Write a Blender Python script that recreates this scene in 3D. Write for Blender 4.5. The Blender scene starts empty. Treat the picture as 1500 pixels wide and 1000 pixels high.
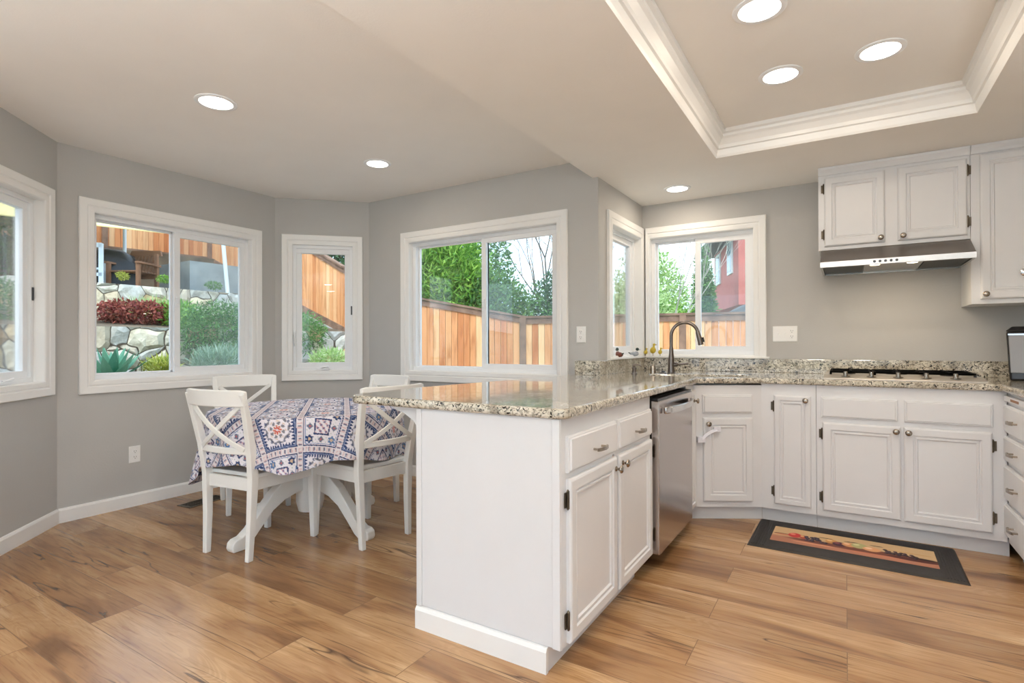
import bpy, math, random
import numpy as np
from mathutils import Matrix, Vector
random.seed(7); RNG = np.random.default_rng(11)
C = bpy.context.scene.collection
PI = math.pi
scene = bpy.context.scene

# ------------------------------------------------------------------ camera, world, sun, exposure
def setup_camera():
    yaw, pit, rol = math.radians(31.708), math.radians(.2476), math.radians(-.2)
    f = Vector((-math.sin(yaw)*math.cos(pit), math.cos(yaw)*math.cos(pit), math.sin(pit)))
    r = Vector((math.cos(yaw), math.sin(yaw), 0)); u = r.cross(f)
    r2 = r*math.cos(rol)+u*math.sin(rol); u2 = -r*math.sin(rol)+u*math.cos(rol)
    cam = bpy.data.cameras.new('camera'); cam.sensor_width = 36; cam.lens = 790.4/1500*36
    cam.clip_start = .05; cam.clip_end = 300
    o = bpy.data.objects.new('camera', cam); C.objects.link(o)
    m = Matrix(((r2.x, u2.x, -f.x, 0), (r2.y, u2.y, -f.y, 0), (r2.z, u2.z, -f.z, 1.14), (0, 0, 0, 1)))
    o.matrix_world = m; scene.camera = o
setup_camera()
scene.view_settings.view_transform = 'Standard'; scene.view_settings.look = 'None'
scene.view_settings.gamma = 1; scene.view_settings.use_curve_mapping = False
scene.view_settings.exposure = 0.45
scene.cycles.use_denoising = True
scene.cycles.max_bounces = 10; scene.cycles.diffuse_bounces = 6
scene.cycles.transparent_max_bounces = 16
scene.cycles.sample_clamp_indirect = 6

W_STRENGTH = 2.15
def setup_world():
    w = bpy.data.worlds.new('sky'); scene.world = w; w.use_nodes = True
    nt = w.node_tree; nt.nodes.clear()
    out = nt.nodes.new('ShaderNodeOutputWorld'); bg = nt.nodes.new('ShaderNodeBackground')
    tc = nt.nodes.new('ShaderNodeTexCoord'); nz = nt.nodes.new('ShaderNodeTexNoise')
    nz.inputs['Scale'].default_value = 3.5; nz.inputs['Detail'].default_value = 4
    cr = nt.nodes.new('ShaderNodeValToRGB')
    cr.color_ramp.elements[0].position = .38; cr.color_ramp.elements[0].color = (.44, .66, .97, 1)
    cr.color_ramp.elements[1].position = .6; cr.color_ramp.elements[1].color = (.76, .88, 1, 1)
    nt.links.new(tc.outputs['Generated'], nz.inputs['Vector']); nt.links.new(nz.outputs['Fac'], cr.inputs[0])
    nt.links.new(cr.outputs[0], bg.inputs['Color']); bg.inputs['Strength'].default_value = W_STRENGTH
    nt.links.new(bg.outputs[0], out.inputs[0])
setup_world()
sl = bpy.data.lights.new('sun', 'SUN'); sl.energy = 1.7; sl.angle = math.radians(12); sl.color = (1, .95, .86)
so = bpy.data.objects.new('sun', sl); C.objects.link(so)
so.rotation_euler = Vector((-.35, .75, -.95)).to_track_quat('-Z', 'Y').to_euler()   # from behind the house, over the roof
so.location = (3, -6, 9)
LAMP_W = 2.6

# ------------------------------------------------------------------ materials
def srgb(r, g, b):
    f = lambda c: (c/255/12.92) if c/255 <= .04045 else ((c/255+.055)/1.055)**2.4
    return (f(r), f(g), f(b), 1)
class NT:
    def __init__(s, name):
        s.m = bpy.data.materials.new(name); s.m.use_nodes = True; s.t = s.m.node_tree; s.t.nodes.clear()
        s.out = s.t.nodes.new('ShaderNodeOutputMaterial')
    def n(s, typ, **kw):
        nd = s.t.nodes.new(typ)
        for k, v in kw.items():
            if k.startswith('_'): setattr(nd, k[1:], v)
            else:
                key = k.replace('__', ' ')
                nd.inputs[int(k[1:]) if k[0] == 'i' and k[1:].isdigit() else key].default_value = v
        return nd
    def l(s, a, b): s.t.links.new(a, b)
    def ramp(s, fac, stops, interp='LINEAR'):
        r = s.t.nodes.new('ShaderNodeValToRGB'); cr = r.color_ramp; cr.interpolation = interp
        while len(cr.elements) < len(stops): cr.elements.new(.5)
        for e, (p, c) in zip(cr.elements, stops):
            e.position = p; e.color = c if len(c) == 4 else (*c, 1)
        s.l(fac, r.inputs[0]); return r.outputs[0]
    def mix(s, fac, a, b, mode='MIX'):
        m = s.t.nodes.new('ShaderNodeMix'); m.data_type = 'RGBA'; m.blend_type = mode; m.clamp_factor = True
        for v, i in ((fac, 0), (a, 6), (b, 7)):
            if hasattr(v, 'links') or isinstance(v, bpy.types.NodeSocket): s.l(v, m.inputs[i])
            else: m.inputs[i].default_value = v
        return m.outputs[2]
    def math(s, op, a, b=None, c=None):
        m = s.t.nodes.new('ShaderNodeMath'); m.operation = op
        for i, v in enumerate((a, b, c)):
            if v is None: continue
            if isinstance(v, bpy.types.NodeSocket): s.l(v, m.inputs[i])
            else: m.inputs[i].default_value = v
        return m.outputs[0]
    def bsdf(s, color, rough=.5, metal=0, bump=None, bstr=.2, bdist=.01, spec=.5, coat=0, coat_r=.1):
        b = s.t.nodes.new('ShaderNodeBsdfPrincipled')
        if isinstance(color, bpy.types.NodeSocket): s.l(color, b.inputs['Base Color'])
        else: b.inputs['Base Color'].default_value = color
        if isinstance(rough, bpy.types.NodeSocket): s.l(rough, b.inputs['Roughness'])
        else: b.inputs['Roughness'].default_value = rough
        b.inputs['Metallic'].default_value = metal; b.inputs['Specular IOR Level'].default_value = spec
        b.inputs['Coat Weight'].default_value = coat; b.inputs['Coat Roughness'].default_value = coat_r
        if bump is not None:
            bn = s.t.nodes.new('ShaderNodeBump'); bn.inputs['Strength'].default_value = bstr; bn.inputs['Distance'].default_value = bdist
            s.l(bump, bn.inputs['Height']); s.l(bn.outputs[0], b.inputs['Normal'])
        s.l(b.outputs[0], s.out.inputs[0]); return b
    def coord(s, scale=(1, 1, 1), kind='Object', rot=(0, 0, 0)):
        tc = s.t.nodes.new('ShaderNodeTexCoord'); mp = s.t.nodes.new('ShaderNodeMapping')
        mp.inputs['Scale'].default_value = scale; mp.inputs['Rotation'].default_value = rot
        s.l(tc.outputs[kind], mp.inputs[0]); return mp.outputs[0]
    def noise(s, vec, scale, detail=3, rough=.55, dist=0):
        n = s.n('ShaderNodeTexNoise'); s.l(vec, n.inputs['Vector'])
        n.inputs['Scale'].default_value = scale; n.inputs['Detail'].default_value = detail
        n.inputs['Roughness'].default_value = rough; n.inputs['Distortion'].default_value = dist
        return n.outputs['Fac']
M = {}
def plain(name, col, rough=.5, metal=0, var=.03, bump=0, bscale=200, spec=.5, coat=0):
    t = NT(name); v = t.coord(); n = t.noise(v, 3, 4)
    c2 = tuple(max(0, x*(1-var*2.5)) for x in col[:3])+(1,); c1 = tuple(min(1, x*(1+var)) for x in col[:3])+(1,)
    col_s = t.ramp(n, [(.3, c2), (.7, c1)])
    bp = t.noise(v, bscale, 3) if bump else None
    t.bsdf(col_s, rough, metal, bp, bump, .002, spec, coat); M[name] = t.m; return t.m
plain('wall_paint', srgb(188, 187, 184), .6, bump=.35, bscale=90, var=.01, spec=.3)
plain('ceiling_paint', srgb(242, 239, 234), .8, bump=.25, bscale=110, var=.008, spec=.2)
plain('trim_white', srgb(240, 240, 238), .32, var=.008)
plain('vinyl_white', srgb(240, 242, 244), .3, var=.005)
plain('cabinet_white', srgb(224, 225, 227), .33, var=.012, bump=.08, bscale=60)
plain('chair_white', srgb(240, 239, 234), .35, var=.015)
plain('outlet_white', srgb(240, 240, 238), .3, var=.004)
plain('slot_dark', srgb(40, 38, 36), .6)
plain('hinge_bronze', srgb(104, 94, 80), .38, metal=.8, var=.2)
plain('nickel', srgb(170, 160, 148), .26, metal=1, var=.05)
plain('dark_nickel', srgb(120, 110, 102), .28, metal=1, var=.08)
plain('chrome', srgb(215, 215, 215), .12, metal=1, var=.02)
plain('satin_steel', srgb(214, 208, 200), .42, metal=.85, var=.02)
plain('silver_plastic', srgb(150, 151, 154), .5, metal=.3, var=.03)
plain('black_iron', srgb(26, 24, 23), .45, var=.15, bump=.2)
plain('black_plastic', srgb(22, 22, 24), .3, var=.1)
plain('mat_black', srgb(38, 33, 30), .55, var=.2, bump=.4, bscale=60)
plain('hood_filter', srgb(60, 62, 60), .4, metal=.7)
plain('soil', srgb(120, 105, 85), .95, var=.25, bump=.8, bscale=30)
plain('lawn_ground', srgb(120, 135, 90), .95, var=.3, bump=.6, bscale=20)
plain('concrete', srgb(170, 168, 160), .85, var=.12, bump=.4, bscale=30)
plain('bounce_paving', srgb(214, 208, 196), .85, var=.06)
plain('block_grey', srgb(150, 156, 156), .8, var=.1, bump=.3, bscale=40)
plain('tarp_dark', srgb(44, 52, 58), .45, var=.2)
plain('teak', srgb(140, 100, 72), .6, var=.25)
plain('sail_cloth', srgb(240, 222, 150), .8, var=.04)
plain('pole_white', srgb(225, 235, 240), .35)
plain('roof_dark', srgb(96, 92, 92), .8, var=.15)
plain('house_red', srgb(205, 110, 98), .85, var=.06, bump=.5, bscale=8)
plain('house_red_light', srgb(215, 118, 104), .85, var=.06, bump=.5, bscale=8)
plain('house_trim', srgb(235, 235, 232), .5)
plain('house_glass', srgb(120, 140, 150), .1)
plain('bark_pale', srgb(205, 200, 186), .9, var=.15, bump=.5, bscale=30)
plain('bark', srgb(110, 96, 84), .9, var=.2, bump=.5, bscale=30)
plain('duck_brown', srgb(120, 62, 42), .4); plain('duck_grey', srgb(160, 165, 172), .4)
plain('duck_green', srgb(30, 52, 44), .35); plain('duck_yellow', srgb(212, 186, 62), .5, var=.1); plain('duck_white', srgb(225, 222, 215), .4)
plain('dark_gap', srgb(24, 22, 20), .8)
plain('plastic_lock', srgb(232, 234, 244), .35)
plain('button_dark', srgb(60, 62, 66), .3)

def mk_brushed(name, col, axis=(1, 1, 60), rough=.24):
    t = NT(name); v = t.coord(axis); n = t.noise(v, 8, 4)
    r = t.math('MULTIPLY_ADD', n, .12, rough-.05)
    t.bsdf(t.ramp(n, [(.3, tuple(x*.93 for x in col[:3])+(1,)), (.7, col)]), r, 1); M[name] = t.m
mk_brushed('stainless', srgb(196, 188, 184), (60, 60, 1), .2)
mk_brushed('stainless_flat', srgb(205, 203, 200), (1, 60, 60), .24)
mk_brushed('stainless_dark', srgb(140, 132, 126), (1, 60, 60), .3)

def mk_floor():
    t = NT('oak_planks'); v = t.coord()
    br = t.n('ShaderNodeTexBrick', _offset=.37, _offset_frequency=2, _squash=1.0)
    t.l(v, br.inputs['Vector'])
    br.inputs['Scale'].default_value = 1; br.inputs['Brick Width'].default_value = 1.32; br.inputs['Row Height'].default_value = .195
    br.inputs['Mortar Size'].default_value = .0016; br.inputs['Mortar Smooth'].default_value = .3; br.inputs['Bias'].default_value = 0
    br.inputs['Color1'].default_value = (0, 0, 0, 1); br.inputs['Color2'].default_value = (1, 1, 1, 1); br.inputs['Mortar'].default_value = (.5, .5, .5, 1)
    rnd = br.outputs['Color']; mort = br.outputs['Fac']
    # shift the grain per plank
    sep = t.n('ShaderNodeSeparateXYZ'); t.l(v, sep.inputs[0])
    rr = t.n('ShaderNodeSeparateColor'); t.l(rnd, rr.inputs[0]); rv = rr.outputs[0]
    comb = t.n('ShaderNodeCombineXYZ')
    t.l(t.math('ADD', sep.outputs[0], t.math('MULTIPLY', rv, 37.3)), comb.inputs[0])
    t.l(t.math('ADD', sep.outputs[1], t.math('MULTIPLY', rv, 11.1)), comb.inputs[1]); comb.inputs[2].default_value = 0
    mp = t.n('ShaderNodeMapping'); mp.inputs['Scale'].default_value = (1.1, 5.5, 1); t.l(comb.outputs[0], mp.inputs[0])
    big = t.noise(mp.outputs[0], 1.1, 3, .5, .8)
    mp2 = t.n('ShaderNodeMapping'); mp2.inputs['Scale'].default_value = (1.6, 34, 1); t.l(comb.outputs[0], mp2.inputs[0])
    fine = t.noise(mp2.outputs[0], 2.4, 5, .65, .6)
    # cathedral rings
    mp3 = t.n('ShaderNodeMapping'); mp3.inputs['Scale'].default_value = (.8, 6.5, 1); t.l(comb.outputs[0], mp3.inputs[0])
    rn = t.noise(mp3.outputs[0], 1.3, 1.5, .5, .9)
    rings = t.math('SINE', t.math('MULTIPLY', rn, 130))
    base = t.ramp(big, [(.27, srgb(122, 90, 62)), (.42, srgb(168, 130, 92)), (.58, srgb(194, 158, 116)), (.74, srgb(216, 186, 148))])
    base = t.mix(t.math('MULTIPLY', t.math('SUBTRACT', rv, .5), .5), base, srgb(120, 82, 50))
    tone = t.ramp(rv, [(0, srgb(232, 222, 212)), (.5, srgb(250, 245, 240)), (1, srgb(205, 190, 176))])
    base = t.mix(.75, base, tone, 'MULTIPLY')
    grain = t.ramp(fine, [(.3, (.62, .55, .5)), (.5, (1, 1, 1)), (.8, (1.0, 1.0, 1.0))])
    base = t.mix(.9, base, grain, 'MULTIPLY')
    rg = t.ramp(rings, [(.0, (.80, .74, .68)), (.45, (1, 1, 1))])
    base = t.mix(t.math('MULTIPLY', t.ramp(big, [(.45, (0, 0, 0)), (.6, (1, 1, 1))]), .45), base, rg, 'MULTIPLY')
    # dark cracks and knots
    mp5 = t.n('ShaderNodeMapping'); mp5.inputs['Scale'].default_value = (.38, 4.4, 1); t.l(comb.outputs[0], mp5.inputs[0])
    mp4 = t.n('ShaderNodeMapping'); mp4.inputs['Scale'].default_value = (1.0, 4.2, 1); t.l(comb.outputs[0], mp4.inputs[0])
    cn = t.noise(mp5.outputs[0], 1.5, 3, .55, .45)
    crack = t.ramp(t.math('ABSOLUTE', t.math('SUBTRACT', cn, .5)), [(0, (1, 1, 1)), (.009, (0, 0, 0))])
    mask = t.ramp(t.noise(mp4.outputs[0], 1.1, 2), [(.48, (0, 0, 0)), (.56, (1, 1, 1))])
    cm = t.math('MULTIPLY', crack, mask)
    base = t.mix(t.math('MULTIPLY', cm, .9), base, srgb(62, 44, 30))
    kn = t.ramp(t.noise(mp4.outputs[0], 2.6, 2, .5, .5), [(.69, (0, 0, 0)), (.78, (1, 1, 1))])
    base = t.mix(t.math('MULTIPLY', kn, .5), base, srgb(84, 58, 38))
    base = t.mix(t.math('MULTIPLY', mort, .65), base, srgb(70, 50, 34))
    h = t.math('SUBTRACT', t.math('MULTIPLY', fine, .25), t.math('ADD', mort, t.math('MULTIPLY', cm, .5)))
    rgh = t.math('MULTIPLY_ADD', fine, .14, .17)
    t.bsdf(base, rgh, 0, h, .18, .003, .5); M['oak_planks'] = t.m
mk_floor()

def mk_granite():
    t = NT('granite'); v = t.coord(); v2 = t.coord((1.0, 1.9, 1.2), rot=(.2, .1, .7))
    base = t.ramp(t.noise(v, 14, 5), [(.3, srgb(160, 150, 134)), (.5, srgb(206, 199, 182)), (.7, srgb(228, 222, 208))])
    g = t.ramp(t.noise(v2, 55, 3, .6, .6), [(.50, (0, 0, 0)), (.56, (1, 1, 1))]); base = t.mix(t.math('MULTIPLY', g, .65), base, srgb(126, 118, 104))
    b = t.ramp(t.noise(v2, 58, 4, .6, 1.3), [(.555, (0, 0, 0)), (.585, (1, 1, 1))]); base = t.mix(b, base, srgb(38, 34, 32))
    w = t.ramp(t.noise(v, 90, 2), [(.66, (0, 0, 0)), (.72, (1, 1, 1))]); base = t.mix(t.math('MULTIPLY', w, .6), base, srgb(232, 228, 214))
    t.bsdf(base, .085, 0, None, spec=.62, coat=.35, coat_r=.03); M['granite'] = t.m
mk_granite()

def mk_fence():
    t = NT('fence_wood'); at = t.n('ShaderNodeAttribute', _attribute_name='tone'); sep = t.n('ShaderNodeSeparateColor'); t.l(at.outputs['Color'], sep.inputs[0])
    tc = t.n('ShaderNodeTexCoord'); s3 = t.n('ShaderNodeSeparateXYZ'); t.l(tc.outputs['Object'], s3.inputs[0]); cb = t.n('ShaderNodeCombineXYZ')
    t.l(t.math('ADD', s3.outputs[0], t.math('MULTIPLY', sep.outputs[0], 31)), cb.inputs[0]); t.l(s3.outputs[1], cb.inputs[1]); t.l(t.math('MULTIPLY', s3.outputs[2], .13), cb.inputs[2])
    n = t.noise(cb.outputs[0], 9, 4, .6, .6)
    col = t.ramp(sep.outputs[0], [(0, srgb(196, 122, 70)), (.35, srgb(222, 158, 104)), (.7, srgb(236, 190, 140)), (1, srgb(206, 138, 84))])
    col = t.mix(.8, col, t.ramp(n, [(.3, (.62, .48, .36)), (.5, (1, 1, 1)), (.75, (1.0, .96, .9))]), 'MULTIPLY')
    cb2 = t.n('ShaderNodeCombineXYZ'); t.l(t.math('ADD', s3.outputs[0], t.math('MULTIPLY', sep.outputs[0], 31)), cb2.inputs[0]); t.l(s3.outputs[1], cb2.inputs[1]); t.l(t.math('MULTIPLY', s3.outputs[2], .6), cb2.inputs[2])
    k = t.ramp(t.noise(cb2.outputs[0], 11, 1), [(.74, (0, 0, 0)), (.80, (1, 1, 1))])
    col = t.mix(t.math('MULTIPLY', k, .8), col, srgb(96, 52, 30))
    t.bsdf(col, .75, 0, n, .3, .01); M['fence_wood'] = t.m
    t = NT('fence_rail'); n = t.noise(t.coord((1, 1, 1)), 6, 4)
    t.bsdf(t.ramp(n, [(.3, srgb(104, 78, 62)), (.7, srgb(150, 118, 96))]), .8); M['fence_rail'] = t.m
mk_fence()

def mk_stone():
    t = NT('field_stone'); v = t.coord((1, 1, 1.05))
    nz = t.n('ShaderNodeTexNoise'); t.l(v, nz.inputs['Vector']); nz.inputs['Scale'].default_value = 2.2
    vm = t.n('ShaderNodeVectorMath', _operation='MULTIPLY_ADD'); t.l(nz.outputs['Color'], vm.inputs[0]); vm.inputs[1].default_value = (.2, .2, .2); t.l(v, vm.inputs[2])
    vo = t.n('ShaderNodeTexVoronoi', _feature='F1'); vo.inputs['Scale'].default_value = 3.1; t.l(vm.outputs[0], vo.inputs['Vector'])
    ve = t.n('ShaderNodeTexVoronoi', _feature='DISTANCE_TO_EDGE'); ve.inputs['Scale'].default_value = 3.1; t.l(vm.outputs[0], ve.inputs['Vector'])
    sc = t.n('ShaderNodeSeparateColor'); t.l(vo.outputs['Color'], sc.inputs[0])
    col = t.ramp(sc.outputs[0], [(.1, srgb(214, 210, 198)), (.35, srgb(238, 228, 202)), (.5, srgb(222, 196, 152)), (.6, srgb(204, 204, 198)), (.8, srgb(240, 234, 218)), (.95, srgb(196, 158, 112))])
    n = t.noise(v, 9, 5, .65); col = t.mix(.7, col, t.ramp(n, [(.3, (.55, .5, .42)), (.55, (1, 1, 1))]), 'MULTIPLY')
    edge = t.ramp(ve.outputs[0], [(0.008, (1, 1, 1)), (.022, (0, 0, 0))])
    col = t.mix(edge, col, srgb(84, 70, 54))
    h = t.math('ADD', t.math('MINIMUM', t.math('MULTIPLY', ve.outputs[0], 6), 1), t.math('MULTIPLY', n, .5))
    t.bsdf(col, .85, 0, h, .8, .05); M['field_stone'] = t.m
mk_stone()

def mk_leaf(name, stops, rough=.5, trans=.25):
    t = NT(name); at = t.n('ShaderNodeAttribute', _attribute_name='tone'); sep = t.n('ShaderNodeSeparateColor'); t.l(at.outputs['Color'], sep.inputs[0])
    n = len(stops); col = t.ramp(sep.outputs[0], [(i/(n-1), c) for i, c in enumerate(stops)])
    b = t.bsdf(col, rough, spec=.3)
    tr = t.n('ShaderNodeBsdfTranslucent'); t.l(col, tr.inputs[0])
    mx = t.n('ShaderNodeMixShader'); mx.inputs[0].default_value = trans; t.l(b.outputs[0], mx.inputs[1]); t.l(tr.outputs[0], mx.inputs[2]); t.l(mx.outputs[0], t.out.inputs[0]); M[name] = t.m
mk_leaf('leaf_bright', [srgb(70, 120, 44), srgb(122, 172, 66), srgb(168, 206, 92), srgb(96, 150, 60)])
mk_leaf('leaf_mid', [srgb(52, 96, 44), srgb(86, 138, 66), srgb(122, 164, 88), srgb(64, 112, 60)])
mk_leaf('leaf_dark', [srgb(38, 72, 46), srgb(62, 102, 64), srgb(84, 122, 80), srgb(50, 86, 56)])
mk_leaf('leaf_pale', [srgb(130, 170, 90), srgb(176, 204, 130), srgb(206, 222, 170), srgb(150, 186, 100)])
mk_leaf('leaf_red', [srgb(96, 44, 42), srgb(142, 66, 62), srgb(182, 104, 88), srgb(120, 80, 56)])
mk_leaf('leaf_yellow', [srgb(140, 158, 62), srgb(186, 190, 78), srgb(210, 210, 120), srgb(120, 146, 66)])
mk_leaf('leaf_agave', [srgb(70, 128, 104), srgb(104, 160, 132), srgb(128, 178, 150), srgb(80, 138, 112)], trans=.1)
mk_leaf('leaf_grey', [srgb(120, 148, 120), srgb(150, 176, 150), srgb(176, 196, 176), srgb(130, 160, 120)])

def mk_glass(name, tint, refl=1.0):
    t = NT(name); tr = t.n('ShaderNodeBsdfTransparent'); tr.inputs[0].default_value = tint
    gl = t.n('ShaderNodeBsdfGlossy'); gl.inputs['Roughness'].default_value = .0; gl.inputs['Color'].default_value = (1, 1, 1, 1)
    fr = t.n('ShaderNodeFresnel'); fr.inputs[0].default_value = 1.4
    mx = t.n('ShaderNodeMixShader'); t.l(t.math('MULTIPLY', fr.outputs[0], refl), mx.inputs[0]); t.l(tr.outputs[0], mx.inputs[1]); t.l(gl.outputs[0], mx.inputs[2]); t.l(mx.outputs[0], t.out.inputs[0]); M[name] = t.m
mk_glass('window_glass', (.97, .985, .98, 1), .7)
def mk_screen():
    t = NT('insect_screen'); tr = t.n('ShaderNodeBsdfTransparent'); tr.inputs[0].default_value = (.93, .97, .97, 1)
    df = t.n('ShaderNodeBsdfDiffuse'); df.inputs[0].default_value = (.62, .68, .7, 1)
    tl = t.n('ShaderNodeBsdfTranslucent'); tl.inputs[0].default_value = (.62, .68, .7, 1)
    ad = t.n('ShaderNodeMixShader'); ad.inputs[0].default_value = .5; t.l(df.outputs[0], ad.inputs[1]); t.l(tl.outputs[0], ad.inputs[2])
    mx = t.n('ShaderNodeMixShader'); mx.inputs[0].default_value = .14; t.l(tr.outputs[0], mx.inputs[1]); t.l(ad.outputs[0], mx.inputs[2]); t.l(mx.outputs[0], t.out.inputs[0]); M['insect_screen'] = t.m
mk_screen()
def mk_emit(name, col, s):
    t = NT(name); e = t.n('ShaderNodeEmission'); e.inputs[0].default_value = col; e.inputs[1].default_value = s; t.l(e.outputs[0], t.out.inputs[0]); M[name] = t.m
mk_emit('lamp_lens', (1, .93, .83, 1), 6)
mk_emit('hood_bulb', (1, .85, .6, 1), 5)
def mk_painted(name, rough=.8):
    t = NT(name); at = t.n('ShaderNodeAttribute', _attribute_name='paint'); n = t.noise(t.coord(), 500, 2)
    t.bsdf(at.outputs['Color'], rough, 0, n, .15, .001, .2); M[name] = t.m
mk_painted('printed_cloth', .85); mk_painted('mat_print', .6)

# ------------------------------------------------------------------ mesh helpers
class MB:
    def __init__(s): s.v = []; s.f = []; s.col = []
    def add(s, vs, fs, tone=None):
        b = len(s.v); s.v += [tuple(p) for p in vs]; s.f += [tuple(i+b for i in f) for f in fs]
        s.col += [tone]*len(fs); return s
    def box(s, x0, x1, y0, y1, z0, z1, tone=None):
        return s.add([(x0, y0, z0), (x1, y0, z0), (x1, y1, z0), (x0, y1, z0), (x0, y0, z1), (x1, y0, z1), (x1, y1, z1), (x0, y1, z1)],
                     [(0, 3, 2, 1), (4, 5, 6, 7), (0, 1, 5, 4), (1, 2, 6, 5), (2, 3, 7, 6), (3, 0, 4, 7)], tone)
    def hexa(s, pts, tone=None):   # 4 bottom ccw, 4 top ccw
        return s.add(pts, [(0, 3, 2, 1), (4, 5, 6, 7), (0, 1, 5, 4), (1, 2, 6, 5), (2, 3, 7, 6), (3, 0, 4, 7)], tone)
    def rectpath(s, st):           # stations (x,y,z,wx,wy): rectangular section swept upward
        vs = []; fs = []
        for (x, y, z, wx, wy) in st: vs += [(x-wx/2, y-wy/2, z), (x+wx/2, y-wy/2, z), (x+wx/2, y+wy/2, z), (x-wx/2, y+wy/2, z)]
        for i in range(len(st)-1):
            a = 4*i
            for k in range(4): fs.append((a+k, a+(k+1) % 4, a+4+(k+1) % 4, a+4+k))
        fs += [(3, 2, 1, 0), tuple(4*(len(st)-1)+k for k in range(4))]
        return s.add(vs, fs)
    def prism(s, poly, z0, z1, axis='z'):
        n = len(poly)
        def P(a, b, c): return {'z': (a, b, c), 'y': (a, c, b), 'x': (c, a, b)}[axis]
        vs = [P(x, y, z0) for x, y in poly]+[P(x, y, z1) for x, y in poly]
        fs = [tuple(range(n))[::-1], tuple(range(n, 2*n))]+[(i, (i+1) % n, n+(i+1) % n, n+i) for i in range(n)]
        return s.add(vs, fs)
    def lathe(s, prof, seg=20, mat=None, cap=True):  # prof list (r,z) about z; mat: Matrix
        vs = []; fs = []
        for r, z in prof:
            for k in range(seg):
                a = 2*PI*k/seg; vs.append(Vector((r*math.cos(a), r*math.sin(a), z)))
        for i in range(len(prof)-1):
            for k in range(seg):
                k2 = (k+1) % seg; fs.append((i*seg+k, i*seg+k2, (i+1)*seg+k2, (i+1)*seg+k))
        if cap: fs += [tuple(range(seg))[::-1], tuple((len(prof)-1)*seg+k for k in range(seg))]
        if mat is not None: vs = [mat @ p for p in vs]
        return s.add([tuple(p) for p in vs], fs)
    def tube(s, path, rad, seg=10):
        path = [Vector(p) for p in path]; n = len(path)
        rad = rad if isinstance(rad, (list, tuple)) else [rad]*n
        vs = []; fs = []; up = None
        for i, p in enumerate(path):
            t = (path[min(i+1, n-1)]-path[max(i-1, 0)]).normalized()
            if up is None: up = Vector((0, 0, 1)) if abs(t.z) < .9 else Vector((1, 0, 0))
            x = t.cross(up).normalized(); up = x.cross(t).normalized()
            for k in range(seg):
                a = 2*PI*k/seg; vs.append(tuple(p+(x*math.cos(a)+up*math.sin(a))*rad[i]))
        for i in range(n-1):
            for k in range(seg):
                k2 = (k+1) % seg; fs.append((i*seg+k, i*seg+k2, (i+1)*seg+k2, (i+1)*seg+k))
        fs += [tuple(range(seg))[::-1], tuple((n-1)*seg+k for k in range(seg))]
        return s.add(vs, fs)
    def ribbon(s, path, w, t, wdir):   # flat bar along path; w along wdir, t perpendicular
        path = [Vector(p) for p in path]; n = len(path); wd = Vector(wdir).normalized(); vs = []; fs = []
        for i, p in enumerate(path):
            tg = (path[min(i+1, n-1)]-path[max(i-1, 0)]).normalized(); nd = tg.cross(wd).normalized(); w2 = nd.cross(tg).normalized()
            for a, b in ((-1, -1), (1, -1), (1, 1), (-1, 1)): vs.append(tuple(p+w2*(a*w/2)+nd*(b*t/2)))
        for i in range(n-1):
            for k in range(4): fs.append((4*i+k, 4*i+(k+1) % 4, 4*i+4+(k+1) % 4, 4*i+4+k))
        fs += [(3, 2, 1, 0), tuple(4*(n-1)+k for k in range(4))]
        return s.add(vs, fs)
    def loops(s, w, h, prof, cap=True, back=False, x0=0, z0=0):   # nested rectangles in xz, (inset, y)
        vs = []; fs = []
        for ins, y in prof: vs += [(x0+ins, y, z0+ins), (x0+w-ins, y, z0+ins), (x0+w-ins, y, z0+h-ins), (x0+ins, y, z0+h-ins)]
        for i in range(len(prof)-1):
            for k in range(4): fs.append((4*i+k, 4*i+(k+1) % 4, 4*i+4+(k+1) % 4, 4*i+4+k))
        if cap: fs.append(tuple(4*(len(prof)-1)+k for k in range(4)))
        if back: fs.append((3, 2, 1, 0))
        return s.add(vs, fs)
    def ring(s, x0, x1, z0, z1, t, y0, y1):   # rectangular frame of bar width t
        s.box(x0, x1, y0, y1, z0, z0+t); s.box(x0, x1, y0, y1, z1-t, z1)
        s.box(x0, x0+t, y0, y1, z0+t, z1-t); s.box(x1-t, x1, y0, y1, z0+t, z1-t); return s
    def build(s, name, mat, parent=None, bevel=0, smooth=0, loc=None, center=True, seg=2):
        me = bpy.data.meshes.new(name)
        off = Vector((0, 0, 0))
        if parent is None and center:
            A = np.array(s.v); off = Vector(((A[:, 0].min()+A[:, 0].max())/2, (A[:, 1].min()+A[:, 1].max())/2, A[:, 2].min()))
            s.v = [tuple(p) for p in (A-np.array(off))]
        me.from_pydata(s.v, [], s.f); me.materials.append(M[mat] if isinstance(mat, str) else mat)
        if any(c is not None for c in s.col):
            at = me.color_attributes.new('tone', 'FLOAT_COLOR', 'CORNER'); arr = np.ones((len(me.loops), 4), dtype=np.float32)
            k = 0
            for p, c in zip(s.f, s.col): arr[k:k+len(p), :3] = c or 0; k += len(p)
            at.data.foreach_set('color', arr.ravel())
        import bmesh
        if not any(c is not None for c in s.col):
            bm = bmesh.new(); bm.from_mesh(me); bmesh.ops.recalc_face_normals(bm, faces=bm.faces); bm.to_mesh(me); bm.free()
        if smooth:
            me.polygons.foreach_set('use_smooth', [True]*len(me.polygons)); me.set_sharp_from_angle(angle=math.radians(smooth))
        o = bpy.data.objects.new(name, me); C.objects.link(o); o.location = off
        if parent is not None: o.parent = parent; o.location = loc or (0, 0, 0)
        elif loc is not None: o.location = Vector(loc)
        if bevel:
            b = o.modifiers.new('bevel', 'BEVEL'); b.width = bevel; b.segments = seg; b.limit_method = 'ANGLE'; b.angle_limit = math.radians(35)
        return o
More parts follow.
